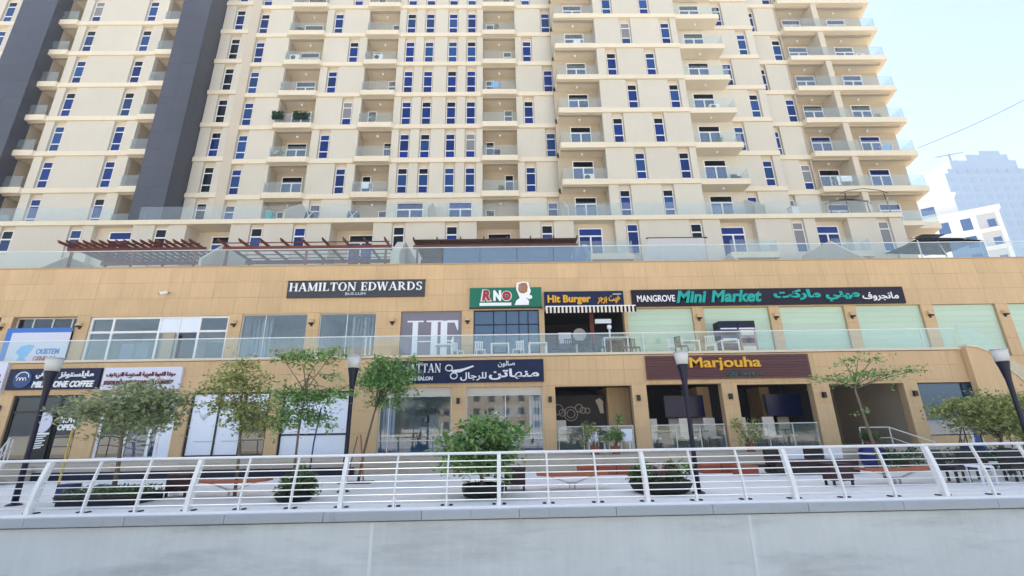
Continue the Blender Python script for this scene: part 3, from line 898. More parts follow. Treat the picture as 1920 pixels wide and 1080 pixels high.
def shopfront(a, b, z0, z1, Y, xsplit, zsplit, fm, gm, fr=.06, inset=.14, skip=()):
    """frame with mullions and transoms; every pane is its own sheet. xsplit, zsplit are inner positions"""
    Y = Y + inset
    f = MB(); X = [a] + list(xsplit) + [b]; Z = [z0] + list(zsplit) + [z1]
    f.box(a, a + fr, Y - .05, Y + .05, z0, z1); f.box(b - fr, b, Y - .05, Y + .05, z0, z1)
    f.box(a + fr, b - fr, Y - .05, Y + .05, z0, z0 + fr); f.box(a + fr, b - fr, Y - .05, Y + .05, z1 - fr, z1)
    for x in xsplit: f.box(x - fr / 2, x + fr / 2, Y - .045, Y + .045, z0 + fr, z1 - fr)
    for z in zsplit: f.box(a + fr, b - fr, Y - .04, Y + .04, z - fr / 2, z + fr / 2)
    o = part('shop_window', f, M[fm], P_)
    for i in range(len(X) - 1):
        for j in range(len(Z) - 1):
            g = gm[i][j] if isinstance(gm, list) else gm
            if g is None or (i, j) in skip: continue
            box('pane', X[i] + .01, X[i + 1] - .01, Y - .008, Y + .008, Z[j] + .01, Z[j + 1] - .01, M[g], o)
    return o

# ---- ground floor
a, b, z0, z1 = GO[0]
room(a, b, z0, z1, 20.36, 23.5, 'interior')
shopfront(a, b, z0, z1, YG, (-20.0, -19.15), (2.55,), 'black', 'shop_glass_dark', .10)
box('coffee_counter', -20.9, -19.3, 22.0, 22.6, .55, 1.6, M['wood_dark'], P_)
box('menu_board', -20.9, -19.6, 23.4, 23.45, 2.1, 2.9, M['yellow'], P_)
box('door_leaf', -20.0, -19.2, 20.02, 20.08, .60, 2.5, M['black'], P_)
a, b, z0, z1 = GO[1]
room(a, b, z0, z1, 20.36, 23.5, 'interior')
shopfront(a, b, z0, z1, YG, (-16.1, -15.1, -14.75), (2.2, 2.75), 'white', [['shop_glass_dark', 'shop_glass_dark', 'film_white'], ['shop_glass_blue'] * 3, ['shop_glass_blue'] * 3, ['film_white'] * 3], .12)
a, b, z0, z1 = GO[2]
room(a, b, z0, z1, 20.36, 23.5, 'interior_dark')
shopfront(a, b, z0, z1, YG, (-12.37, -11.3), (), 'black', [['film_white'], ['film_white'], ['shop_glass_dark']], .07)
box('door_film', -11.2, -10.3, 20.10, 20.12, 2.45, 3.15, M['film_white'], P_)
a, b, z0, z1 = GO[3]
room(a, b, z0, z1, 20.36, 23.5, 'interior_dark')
shopfront(a, b, z0, z1, YG, (), (1.44,), 'navy', [['film_white', 'film_white']], .07)
for i in (4, 5):
    a, b, z0, z1 = GO[i]
    room(a, b, z0, z1 - .02, 20.36, 24.0, 'interior')
    box('roller_shutter_box', a, b, 20.10, 20.34, 2.97, z1, M['cream_panel'], P_)
    shopfront(a, b, z0, 2.96, YG, (a + .42,) if i == 4 else (a + 1.7,), (1.12,), 'alu', [['shop_glass_blue', 'shop_glass'], ['shop_glass_blue', 'shop_glass']], .035)
    for q in range(4): box('curtain', (a if i == 4 else b - .62) + .05 + q * .14, (a if i == 4 else b - .62) + .16 + q * .14, 20.5 + .04 * (q % 2), 20.54 + .04 * (q % 2), .65, 2.9, M['cloth'], P_)
# salon fittings seen through the glass
for i, x in enumerate((-4.9, -3.9, -3.1)):
    box('salon_mirror', x, x + .55, 23.6, 23.64, 1.4, 2.6, M['poster_white'], P_)
    box('salon_counter', x - .05, x + .6, 23.2, 23.6, .62, 1.35, M['navy'], P_)
box('salon_shelf', -.9, 1.2, 23.4, 23.8, .62, 1.7, M['navy'], P_)
box('salon_screen', -.6, .7, 22.0, 22.05, 2.05, 2.6, M['poster_white'], P_)
for x, z, m_ in ((-4.4, 2.5, 'black'), (-3.7, 2.62, 'lamp_dark'), (-4.0, 2.2, 'navy'), (-3.3, 2.35, 'black'), (-1.2, 2.3, 'alu'), (-.4, 2.5, 'navy'), (.5, 2.3, 'lamp_dark')):
    box('salon_shelf', x, x + .5, 22.6, 22.8, z - .35, z, M[m_], P_)
t = thing('barber_chair', 'white barber chair seen through the left salon window', 'chair', (-3.3, 21.4, .62))
box('pedestal', -3.4, -3.22, 21.3, 21.5, .62, 1.2, M['cloth'], t)
part('seat', MB().slab([(-3.62, 1.2), (-3.0, 1.2), (-2.95, 1.3), (-3.62, 1.32)], 21.15, 21.65), M['cloth'], t)
part('backrest', MB().slab([(-3.02, 1.25), (-2.9, 1.25), (-2.84, 1.85), (-2.93, 1.85)], 21.15, 21.65), M['cloth'], t)
part('footrest', MB().beam((-3.6, 21.4, 1.28), (-3.95, 21.4, 1.6), .3, .06), M['cloth'], t)
part('tray', MB().box(-3.9, -3.2, 21.2, 21.5, 1.58, 1.66), M['cloth'], t)
# restaurant bays, open to the walkway
for i, mm in ((6, 'interior_dark'), (7, 'interior_dark'), (8, 'interior_dark'), (9, 'cream_shaded')):
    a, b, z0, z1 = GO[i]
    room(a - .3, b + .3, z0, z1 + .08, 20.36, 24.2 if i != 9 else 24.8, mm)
box('inner_pier', 4.75, 5.9, 21.6, 24.1, .55, 3.3, M['stone'], P_)
box('inner_pier', 9.2, 10.05, 22.0, 24.1, .55, 3.3, M['stone'], P_)
box('inner_pier', 12.7, 13.2, 22.9, 24.1, .55, 3.3, M['stone'], P_)
box('mural_wall', 2.0, 4.7, 22.0, 22.1, .55, 3.0, M['mural'], P_)
# chalk garland and torch drawn on the mural wall
gar = MB()
def ring(cx, cz, r, n=14, wd=.035, y=21.985):
    for k in range(n):
        t0 = 2 * math.pi * k / n; t1 = 2 * math.pi * (k + .8) / n
        gar.quad((cx + r * math.cos(t0), y, cz + r * math.sin(t0)), (cx + (r + wd) * math.cos(t0), y, cz + (r + wd) * math.sin(t0)),
                 (cx + (r + wd) * math.cos(t1), y, cz + (r + wd) * math.sin(t1)), (cx + r * math.cos(t1), y, cz + r * math.sin(t1)))
for cx, cz, rr in ((2.45, 2.35, .22), (2.65, 2.2, .14), (3.05, 2.15, .30), (3.05, 2.15, .17), (3.45, 2.4, .16), (3.62, 2.3, .12), (3.85, 2.28, .10)): ring(cx, cz, rr)
gar.slab([(4.25, 2.75), (4.35, 2.5), (4.45, 2.15), (4.62, 2.15), (4.6, 2.5), (4.62, 2.7), (4.45, 2.85)], 21.97, 21.985)
part('chalk_drawing', gar, M['cream'], P_)
a, b, z0, z1 = GO[10]
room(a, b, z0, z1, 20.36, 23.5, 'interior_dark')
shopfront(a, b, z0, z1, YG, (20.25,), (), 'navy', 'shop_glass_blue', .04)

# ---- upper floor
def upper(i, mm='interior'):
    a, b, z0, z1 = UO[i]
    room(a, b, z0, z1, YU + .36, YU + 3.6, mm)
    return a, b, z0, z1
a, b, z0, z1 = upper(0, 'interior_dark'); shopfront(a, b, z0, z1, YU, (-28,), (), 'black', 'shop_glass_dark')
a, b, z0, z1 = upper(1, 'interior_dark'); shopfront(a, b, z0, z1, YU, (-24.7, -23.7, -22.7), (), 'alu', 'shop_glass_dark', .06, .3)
a, b, z0, z1 = upper(2, 'interior')
shopfront(a, b, z0, z1, YU, (-20.4, -18.0, -17.0, -15.95), (6.62,), 'white', [['shop_glass', 'shop_glass'], ['shop_glass', 'shop_glass'], ['shop_glass', 'film_white'], ['shop_glass_dark', 'film_white'], ['shop_glass', 'shop_glass']], .11)
for x, m_ in ((-21.0, 'poster_white'), (-20.2, 'alu'), (-16.4, 'interior_dark'), (-15.5, 'black')):
    box('shop_display', x, x + .7, 24.6, 25.2, ZF, 6.3, M[m_], P_)
box('opened_leaf', -17.55, -16.95, 22.85, 22.9, ZF, 6.5, M['cream_shaded'], P_)
a, b, z0, z1 = upper(3, 'interior'); shopfront(a, b, z0, z1, YU, (-12.55,), (), 'alu', 'shop_glass', .04)
for k in range(5): box('curtain', -13.6 + k * .22, -13.45 + k * .22, 23.9, 23.95, ZF, 7.4, M['grey_screen'], P_)
a, b, z0, z1 = upper(4, 'interior'); shopfront(a, b, z0, z1, YU, (-8.3,), (), 'alu', 'shop_glass', .04)
for k in range(7):
    box('curtain', -8.2 + k * .2, -8.07 + k * .2, 23.7 + .05 * (k % 2), 23.76 + .05 * (k % 2), ZF, 7.42, M['cream_shaded' if k % 3 else 'awn_a'], P_)
a, b, z0, z1 = UO[5]
box('window_film', a, b, YU + .12, YU + .16, z0, z1, M['poster_grey'], P_)
a, b, z0, z1 = upper(6, 'interior'); shopfront(a, b, z0, z1, YU, (-.62, .05, .72, 1.2), (6.75,), 'navy', 'shop_glass_blue', .05)
for k, x in enumerate((-1.3, -.9, -.3, .25)):
    box('pendant_lamp', x, x + .09, 24.3, 24.39, 6.25, 6.5, M['cloth'], P_)
a, b, z0, z1 = upper(7, 'interior_dark')
box('service_counter', a + .15, b - .1, 23.5, 24.0, ZF, 5.75, M['black'], P_)
box('service_counter', a + .3, 3.3, 23.34, 23.48, ZF, 5.68, M['blue_wrap'], P_)
box('menu_board', 2.9, 3.6, 24.2, 24.25, 5.9, 6.5, M['poster_white'], P_)
box('menu_board', 2.25, 2.85, 24.2, 24.25, 5.9, 6.45, M['maroon'], P_)
part('round_emblem', MB().slab([(4.05 + .36 * math.cos(t * math.pi / 8), 6.35 + .36 * math.sin(t * math.pi / 8)) for t in range(16)], 24.1, 24.14), M['grey_screen'], P_)
box('ceiling_light', 4.75, 5.6, 23.1, 23.25, 6.75, 6.98, M['film_white'], P_)
box('side_post', 4.55, 4.75, 23.5, 23.7, 5.75, 7.4, M['wood'], P_)
for i in range(8, 14):
    a, b, z0, z1 = UO[i]
    n = 9
    sh = part('roller_shutter', MB().box(a, b, YU + .16, YU + .2, z0, z1), M['green_shutter'], P_)
    for k in range(n):
        box('shutter_slat', a + .005, b - .005, YU + .135 + (k % 2) * .003, YU + .16, z0 + (z1 - z0) * k / n + .003, z0 + (z1 - z0) * (k + 1) / n - .003, M['green_shutter'], sh)

# ---- glass guards
g1 = thing('glass_balustrade', 'glass guard with a pale top rail along the upper shop walkway', 'balustrade', (0, 19.95, 4.73))
x = -34.0
xs = []
while x < 20.3:
    b = min(x + 1.65, 20.6)
    box('glass_panel', x + .008, b - .008, 19.98, 19.995, 4.73, 5.58, M['glass_teal'], g1); x += 1.65
for k in range(len(cpts) - 2):
    (xa, za), (xb, zb) = cpts[k], cpts[k + 1]
    part('glass_panel', MB().slab([(xa + .006, za + .07), (xb - .006, zb + .07), (xb - .006, zb + .98), (xa + .006, za + .98)], 19.83, 19.845), M['glass_teal'], g1)
mb = MB().box(-34, 20.6, 19.965, 20.01, 5.58, 5.615)
part('top_rail', mb, M['rail_white'], g1)
mb = MB()
for x in (-23.4, -6.3, -6.1, 6.2, 19.0):
    mb.box(x, x + .05, 20.0, 20.05, 4.73, 5.58)
part('guard_post', mb, M['rail_white'], g1)

g2 = thing('glass_balustrade', 'glass guard standing on the sandstone parapet of the roof terrace', 'balustrade', (0, 23.2, ZP))
x = -34.0; k = 0
while x < 36:
    m_ = 'glass_blue' if (-5.3 < x < 4.4 or 23.5 < x < 27) else ('glass_teal' if k % 2 else 'glass')
    box('glass_panel', x + .01, x + 2.03, 23.2, 23.216, ZP + .05, ZP + 1.06, M[m_], g2); x += 2.04; k += 1
box('top_rail', -34, 36, 23.19, 23.226, ZP + 1.06, ZP + 1.09, M['rail_white'], g2)
# restaurant rails on the walkway edge
for (a, b, lab) in ((2.2, 5.45, 'pale glazed terrace guard in front of the mural bay'), (6.2, 9.4, 'pale glazed terrace guard in the left bay under the maroon sign'), (10.2, 13.45, 'pale glazed terrace guard in the right bay under the maroon sign')):
    g3 = thing('terrace_guard', lab, 'balustrade', ((a + b) / 2, 20.1, .55), 'guards of the ground floor restaurants')
    box('top_rail', a, b, 20.08, 20.14, 1.55, 1.59, M['alu'], g3)
    n = 3
    for k in range(n):
        box('glass_panel', a + (b - a) * k / n + .02, a + (b - a) * (k + 1) / n - .02, 20.10, 20.115, .62, 1.54, M['glass_teal'], g3)
    for k in range(n + 1):
        x = a + .02 + (b - a - .04) * k / n
        box('guard_post', x - .02, x + .02, 20.12, 20.16, .55, 1.55, M['alu'], g3)
box('rear_stair_wall', 22.2, XR, 23.03, 23.34, 0, 4.72, M['stone'], P_)

# ================================================================== SIGNS
def sign(name, label, x0, x1, z0, z1, Y, m, th=.12, board=True):
    t = thing(name, label, 'sign', ((x0 + x1) / 2, Y, z0))
    if board: box('board', x0, x1, Y - th, Y, z0, z1, M[m], t)
    return t
Y1 = YU - .0; F1 = Y1 - .12
t = sign('shop_sign', 'long charcoal sign with silver serif capitals above the curtained upper windows', -11.55, -4.28, 8.30, 9.2, Y1, 'grey_board')
lettering('lettering', serif_geo('HAMILTON EDWARDS'), -11.42, -4.42, 8.62, 9.12, F1, M['text_white'], t, .06)
lettering('small_lettering', text_geo('BUS.LUM'), -8.45, -7.4, 8.41, 8.55, F1, M['text_silver'], t, .03)
box('edge_trim', -11.58, -4.25, Y1 - .13, Y1 - .001, 9.2, 9.24, M['black'], t)

t = sign('shop_sign', 'green sign with red and white capitals and a white bust cut out on its right', -1.87, 1.94, 7.64, 8.72, Y1, 'green_board')
box('edge_trim', -1.9, 1.97, Y1 - .13, Y1 - .001, 7.58, 7.64, M['lamp_dark'], t)
lettering('lettering', text_geo('R', .06, .15), -1.22, -.76, 8.0, 8.58, F1 - .012, M['red'], t, .05)
lettering('letter_outline', text_geo('R', .11, .15), -1.30, -.70, 7.96, 8.62, F1, M['text_white'], t, .02)
lettering('lettering', text_geo('N', .07, 0), -.62, -.20, 7.98, 8.56, F1, M['text_white'], t, .05)
lettering('lettering', text_geo('O', .09, 0), -.15, .32, 8.0, 8.5, F1 - .012, M['red'], t, .05)
lettering('letter_outline', text_geo('O', .13, 0), -.20, .37, 7.96, 8.54, F1, M['text_white'], t, .02)
box('white_strip', -1.35, .33, F1 - .03, F1, 7.72, 7.88, M['text_white'], t)
mb = MB().slab([(.5, 7.74), (1.25, 7.74), (1.27, 7.95), (1.1, 8.15), (1.3, 8.05), (1.45, 8.12), (1.42, 8.25), (1.3, 8.28), (1.38, 8.5), (1.3, 8.75), (1.26, 9.0), (.95, 9.03), (.62, 8.95), (.6, 8.6), (.7, 8.35), (.78, 8.12), (.6, 7.98)], F1 - .05, F1)
part('bust_outline', mb, M['text_white'], t)
part('bust_print', MB().slab([(.7, 8.55), (.8, 8.4), (1.0, 8.36), (1.18, 8.46), (1.22, 8.75), (1.15, 8.95), (.92, 8.96), (.74, 8.88)], F1 - .062, F1 - .051), M['skin_brown'], t)

t = sign('shop_sign', 'black sign with yellow rounded lettering above the striped awning', 2.08, 6.31, 7.53, 8.46, Y1, 'navy_board')
lettering('lettering', text_geo('Hit Burger', .035), 2.25, 4.55, 7.72, 8.25, F1, M['text_yellow'], t, .06)
lettering('arabic_lettering', text_geo(arabic('هيت برجر'), .03), 4.9, 6.12, 7.75, 8.2, F1, M['text_yellow'], t, .05)
box('small_print', 5.75, 6.2, F1 - .01, F1, 8.26, 8.30, M['text_silver'], t)
box('small_print', 4.1, 4.5, F1 - .01, F1, 7.63, 7.67, M['text_silver'], t)

t = sign('shop_sign', 'very long aubergine sign with teal script and white lettering above the green shutters', 6.75, 21.46, 7.58, 8.5, Y1, 'purple_board')
lettering('white_lettering', text_geo('MANGROVE', .012), 7.02, 9.05, 7.82, 8.18, F1, M['text_white'], t, .04)
lettering('teal_lettering', text_geo('Mini', .035, .25), 9.1, 10.75, 7.74, 8.4, F1, M['text_teal'], t, .07)
lettering('teal_lettering', text_geo('Market', .035, .25), 10.95, 13.7, 7.74, 8.4, F1, M['text_teal'], t, .07)
lettering('arabic_teal_lettering', text_geo(arabic('ميني ماركت'), .05), 14.35, 19.0, 7.70, 8.4, F1, M['text_teal'], t, .07)
lettering('arabic_white_lettering', text_geo(arabic('مانجروف'), .012), 19.15, 21.1, 7.72, 8.2, F1, M['text_white'], t, .04)

t = thing('window_poster', 'two tall white serif capitals on the mauve film of an upper window', 'poster', (-3.9, YU + .12, 4.9))
for bars in ([(-4.72, .28), (-3.72, .34), (-3.22, .34)],):
    mb = MB()
    yy0, yy1 = YU + .105, YU + .12
    for x, wd in bars: mb.box(x - wd / 2, x + wd / 2, yy0, yy1, 4.85, 7.0)
    for x in (-4.72, -3.72): mb.box(x - .42, x + .42, yy0 - .004, yy1, 6.94, 7.02)
    mb.box(-4.55, -3.9, yy0 - .002, yy1, 5.88, 5.94)
    mb.box(-3.05, -2.5, yy0 - .003, yy1, 6.9, 7.02); mb.slab([(-2.72, 7.02), (-2.48, 7.02), (-2.48, 6.5), (-2.52, 6.5)], yy0 - .005, yy1)
    mb.box(-3.05, -2.75, yy0 - .003, yy1, 5.9, 5.96); mb.slab([(-2.85, 5.93), (-2.7, 6.2), (-2.7, 5.6)], yy0 - .006, yy1)
    part('lettering', mb, M['cloth'], t)

t = thing('banner', 'white banner with a blue border and blue bird shaped print hung in an upper opening', 'banner', (-23.9, 22.9, 4.75))
box('sheet', -25.5, -22.25, 22.88, 22.9, 4.75, 6.85, M['poster_white'], t)
mb = MB().box(-25.5, -22.25, 22.868, 22.88, 6.62, 6.85); mb.box(-25.5, -25.22, 22.866, 22.88, 4.75, 6.618)
part('border_print', mb, M['blue'], t)
part('bird_print', MB().slab([(-24.85, 4.95), (-24.3, 4.9), (-23.95, 5.05), (-24.25, 5.3), (-24.05, 5.6), (-23.9, 5.95), (-24.2, 6.0), (-24.6, 5.9), (-24.75, 5.6), (-24.5, 5.4), (-24.6, 5.2)], 22.868, 22.88), M['lightblue'], t)
lettering('blue_lettering', text_geo('OUSTEM', .03), -23.75, -22.6, 5.5, 5.78, 22.88, M['blue'], t, .01)
lettering('red_lettering', text_geo('GENDOR', .03), -23.8, -22.65, 5.12, 5.4, 22.88, M['red'], t, .01)
box('fine_print', -23.3, -22.5, 22.87, 22.88, 4.9, 4.94, M['black'], t)

Y2 = YG; F2 = Y2 - .12
t = sign('shop_sign', 'navy sign with white serif capitals, scissors and arabic lettering above the salon windows', -5.68, 1.66, 3.48, 4.46, Y2, 'navy_board')
lettering('lettering', serif_geo('MANHATTAN'), -5.45, -2.85, 3.92, 4.34, F2, M['text_silver'], t, .05)
lettering('small_lettering', text_geo("MEN'S SALON", .03), -4.45, -3.2, 3.60, 3.78, F2, M['text_silver'], t, .03)
mb = MB()
for cx, cz in ((-2.5, 4.12), (-2.28, 3.78)):
    pts = [(cx + .15 * math.cos(k * math.pi / 6), F2 - .02, cz + .13 * math.sin(k * math.pi / 6)) for k in range(13)]
    mb.tube(pts, .028, 6, False)
mb.slab([(-2.42, 4.02), (-1.9, 4.08), (-1.45, 4.22), (-1.4, 4.17), (-1.9, 3.98), (-2.35, 3.93)], F2 - .04, F2)
mb.slab([(-2.26, 3.9), (-2.05, 4.06), (-1.6, 4.14), (-1.95, 3.94)], F2 - .046, F2)
part('scissors_emblem', mb, M['text_silver'], t)
lettering('arabic_lettering', text_geo(arabic('منهاتن'), .03), -.75, 1.45, 3.58, 4.05, F2, M['text_silver'], t, .05)
lettering('arabic_lettering', text_geo(arabic('للرجال'), .02), -2.0, -.85, 3.56, 3.92, F2, M['text_silver'], t, .04)
lettering('arabic_lettering', text_geo(arabic('صالون'), .02), -.35, .4, 4.12, 4.4, F2, M['text_silver'], t, .04)

t = thing('shop_sign', 'maroon slatted sign with raised yellow lettering above the restaurant bays', 'sign', (9.85, Y2, 3.5))
box('backing', 6.22, 13.48, Y2 - .04, Y2, 3.5, 4.5, M['maroon'], t)
for k in range(9):
    z = 3.47 + k * .118
    box('slat', 6.2, 13.52, Y2 - .10 - random.uniform(0, .006), Y2 - .045, z + .006, z + .108, M['maroon_slat'], t)
lettering('lettering', text_geo('Marjouha', .022), 8.12, 11.3, 3.83, 4.42, Y2 - .105, M['text_yellow'], t, .08)
lettering('arabic_lettering', text_geo(arabic('مرجوحة'), .05), 10.3, 11.3, 3.56, 3.80, Y2 - .105, M['text_dteal'], t, .05)
lettering('arabic_lettering', text_geo(arabic('كافيه'), .05), 9.7, 10.2, 3.56, 3.80, Y2 - .105, M['text_dteal'], t, .05)

t = sign('shop_sign', 'black sign with a round navy emblem and slanted white capitals above the open dark entrance', -21.5, -17.6, 3.47, 4.36, Y2, 'navy_board')
part('round_emblem', MB().slab([(-20.85 + .38 * math.cos(k * math.pi / 10), 3.92 + .38 * math.sin(k * math.pi / 10)) for k in range(20)], F2 - .03, F2), M['blue_wrap'], t)
mb = MB()
for k in range(3): mb.tube([(-21.0 + k * .13 + .06 * math.cos(j * math.pi / 5), F2 - .035, 3.86 + .13 * math.sin(j * math.pi / 5)) for j in range(6)], .018, 5, False)
mb.tube([(-20.85 + .27 * math.cos(j * math.pi / 8), F2 - .035, 3.98 + .24 * math.sin(j * math.pi / 8)) for j in range(9)], .022, 5, False)
part('emblem_print', mb, M['text_white'], t)
lettering('lettering', text_geo('MILLSTONE COFFEE', .035, .2), -20.35, -17.75, 3.55, 3.82, F2, M['text_white'], t, .04)
lettering('arabic_lettering', text_geo(arabic('مايلستونز'), .025), -19.3, -17.85, 3.92, 4.24, F2, M['text_white'], t, .04)
lettering('arabic_lettering', text_geo(arabic('كوفي'), .025), -20.3, -19.7, 3.92, 4.24, F2, M['text_white'], t, .04)

t = sign('shop_sign', 'white sign with dark red arabic and latin lettering behind the leftmost tree', -17.45, -14.1, 3.42, 4.36, Y2, 'poster_white')
lettering('arabic_lettering', text_geo(arabic('مونتا القهوة العربية المختصة للتنظيف'), .02), -17.3, -14.35, 3.92, 4.16, F2, M['text_red'], t, .03)
lettering('lettering', text_geo('STEAM IRONING CLEANING & LAUNDRY', .03, .2), -17.35, -14.4, 3.62, 3.80, F2, M['text_red'], t, .03)
t = sign('shop_sign', 'white sign with a dark red mark at the left edge of the shops', -24.6, -21.68, 3.35, 4.66, Y2, 'poster_white')
box('lettering', -22.3, -21.85, F2 - .02, F2, 3.95, 4.15, M['text_red'], t)
box('small_lettering', -22.6, -21.75, F2 - .02, F2, 3.8, 3.84, M['black'], t)

# door and window prints of the coffee shop
t = thing('window_decal', 'white round coffee decal on the dark glass beside the leftmost entrance', 'decal', (-19.5, 20.02, 1.9))
part('disc', MB().slab([(-19.55 + .33 * math.cos(k * math.pi / 10), 2.12 + .42 * math.sin(k * math.pi / 10)) for k in range(20)], 19.99, 20.01), M['poster_white'], t)
t = thing('window_decal', 'white open notice lettering on dark glass left of the grey tree', 'decal', (-18.6, 20.05, 1.75))
lettering('lettering', text_geo('NOW', .05, .1), -18.95, -18.25, 2.08, 2.35, 20.06, M['text_white'], t, .01)
lettering('lettering', text_geo('OPEN', .05, .1), -18.98, -18.2, 1.78, 2.02, 20.06, M['text_white'], t, .01)
t = thing('window_decal', 'white scribbled print low on the dark entrance glass', 'decal', (-19.6, 20.0, 1.0))
mb = MB()
for k in range(6): mb.beam((-19.95 + .1 * (k % 3), 19.99, 1.05 + .1 * k), (-19.4 + .1 * (k % 2), 19.99, 1.12 + .09 * k), .01, .05)
mb.box(-19.95, -19.2, 19.985, 19.995, 1.62, 1.70)
part('lettering', mb, M['text_white'], t)
t = thing('window_decal', 'faint grey plant print on the two white filmed windows', 'decal', (-11.9, 20.1, .9))
mb = MB()
for x0 in (-13.2, -12.05):
    mb.box(x0, x0 + .75, 20.10, 20.11, 1.22, 1.245)
    for k in range(4): mb.beam((x0 + .25, 20.105, 2.1), (x0 + .25 + .14 * (k - 1.5), 20.105, 2.34), .008, .02)
part('print', mb, M['grey_screen'], t)

# ================================================================== WALL LAMPS, CAMERA, AWNING
wl = None
LU = [(-26.0, 'beside the leftmost upper opening'), (-22.0, 'between the blue banner and the white framed shop window'), (-14.1, 'left of the first curtained window'), (-10.1, 'between the two curtained windows'),
      (-5.9, 'left of the mauve film window'), (-1.98, 'left of the blue glazed shop front'), (10.24, 'between the first and second green shutters'), (14.33, 'between the second and third green shutters'),
      (18.42, 'between the third and fourth green shutters'), (22.62, 'between the fourth and fifth green shutters'), (26.7, 'between the fifth and sixth green shutters')]
for x, where in LU:
    lab = 'small dark wall lamp ' + where
    if wl is None:
        wl = thing('wall_lamp', lab, 'wall lamp', (x, YU, 6.95), 'wall lamps of the upper walkway')
        part('shade', MB().xprism([(22.99, 7.16), (22.86, 7.08), (22.80, 6.95), (22.99, 6.95)], x - .13, x + .13), M['stone'], wl)
        box('lamp_glass', x - .10, x + .10, 22.84, 22.98, 6.87, 6.945, M['lamp_dark'], wl)
        box('back_plate', x - .05, x + .05, 22.96, 22.995, 6.78, 6.865, M['black'], wl)
    else:
        dup(wl, (x, YU, 6.95), lab)
wg = None
LG = [(-21.6, 'left of the coffee entrance'), (-2.08, 'between the two salon windows'), (1.9, 'between the salon and the mural bay'), (5.75, 'left of the maroon sign bays'), (9.78, 'between the two bays under the maroon sign'),
      (13.9, 'right of the maroon sign bays'), (17.95, 'between the dark passage and the right glass front')]
for x, where in LG:
    lab = 'small brown ground floor wall lamp ' + where
    if wg is None:
        wg = thing('wall_lamp', lab, 'wall lamp', (x, YG, 2.6), 'wall lamps of the ground floor')
        box('housing', x - .07, x + .07, 19.87, 19.99, 2.6, 2.84, M['lamp_dark'], wg)
        box('back_plate', x - .09, x + .09, 19.985, 19.998, 2.66, 2.78, M['steel'], wg)
    else:
        dup(wg, (x, YG, 2.6), lab)
t = thing('security_camera', 'white security camera on the sandstone wall above the white framed shop window', 'security camera', (-17.85, YU, 8.55))
part('housing', MB().tube([(-18.05, 22.7, 8.58), (-17.7, 22.75, 8.66)], .075, 8), M['white'], t)
part('bracket', MB().tube([(-17.85, 22.73, 8.6), (-17.8, 22.99, 8.7)], .03, 6), M['lamp_dark'], t)
part('lens', MB().tube([(-18.06, 22.695, 8.575), (-18.10, 22.69, 8.56)], .055, 8), M['black'], t)

t = thing('awning', 'narrow striped fabric awning above the open burger counter', 'awning', (4.4, 22.6, 7.1))
part('cassette', MB().box(2.08, 6.72, 22.22, 22.5, 7.40, 7.50), M['text_white'], t)
n = 46
for k in range(n):
    a = 2.08 + (6.72 - 2.08) * k / n; b = 2.08 + (6.72 - 2.08) * (k + 1) / n
    box('stripe', a, b, 22.20, 22.216, 7.12 + .015 * (k % 2), 7.44, M['awn_b' if k % 2 else 'awn_a'], t)
for x in (2.2, 6.3): part('arm', MB().beam((x, 22.5, 7.42), (x, 22.99, 7.3), .05, .05), M['white'], t)

# ================================================================== ROOF TERRACE: pergolas, privacy walls, canopies
def pergola(label, x0, x1, y0, y1, zt, n, m, rafters=True, over=.55, posts=3, lift=.15):
    t = thing('pergola', label, 'pergola', ((x0 + x1) / 2, (y0 + y1) / 2, 9.3), 'timber pergolas on the roof terrace')
    for y in (y0 + .3, y1 - .3):
        part('beam', MB().box(x0, x1, y - .05, y + .05, zt - .22, zt), M[m], t)
    for k in range(posts):
        x = x0 + .25 + (x1 - x0 - .5) * k / (posts - 1)
        for y in (y0 + .3, y1 - .3): box('post', x - .06, x + .06, y - .045, y + .045, 9.32, zt - .22, M[m], t)
    for k in range(5):
        y = y0 + .2 + (y1 - y0 - .4) * k / 4
        part('purlin', MB().box(x0 + .05, x1 - .05, y - .03, y + .03, zt + .165, zt + .21), M[m], t)
    for k in range(n):
        x = x0 + .15 + (x1 - x0 - .3) * k / (n - 1)
        part('rafter', MB().xprism([(y0 - over, zt + .16), (y0 - over + .1, zt + .02), (y1 + .2, zt + .0), (y1 + .2, zt + .16)], x - .035, x + .035), M[m], t)
    return t
pergola('brown timber pergola with upturned rafters at the left end of the roof terrace', -24.9, -17.4, 23.8, 26.6, 11.75, 17, 'wood')
pergola('red brown timber pergola on the roof terrace left of the tall white wall', -16.2, -6.6, 23.9, 26.8, 11.8, 9, 'wood')
t = pergola('dark timber pergola with slatted roof above the blue glass screen', -5.3, 4.3, 24.0, 27.0, 11.8, 8, 'wood_dark')
for k in range(18): box('batten', -5.2, 4.25, 23.9 + k * .18, 24.03 + k * .18, 11.97, 12.0, M['wood_dark'], t)
def fin(label, x, y0, y1, z0, z1, m='white', slope=.9, th=.16):
    o = part('privacy_wall', MB().xprism([(y0, z0), (y1, z0), (y1, z1), (y0 + slope, z1), (y0, z1 - slope * .9)], x - th / 2, x + th / 2), M[m])
    return tag(o, label, 'wall', 'sloping walls between the roof terraces')
fin('white sloping partition wall between the brown and the red brown pergolas', -16.95, 23.6, 28.7, 9.32, 12.3, 'cream_panel', 1.6)
fin('tall white partition wall between the red brown pergola and the blue screen', -6.1, 23.4, 28.7, 9.32, 12.2, 'cream_panel', 1.3, .5)
fin('pale partition wall at the left end of the roof terrace', -26.0, 23.6, 28.7, 9.32, 11.7, 'cream_panel', 1.6)
fin('pale partition wall right of the slatted pergola', 4.75, 23.5, 28.7, 9.32, 11.9, 'cream_panel', 1.2, .3)
fin('pale sloping partition wall in front of the right grey blind window', 20.6, 23.6, 28.7, 9.32, 12.5, 'cream_panel', 2.4)
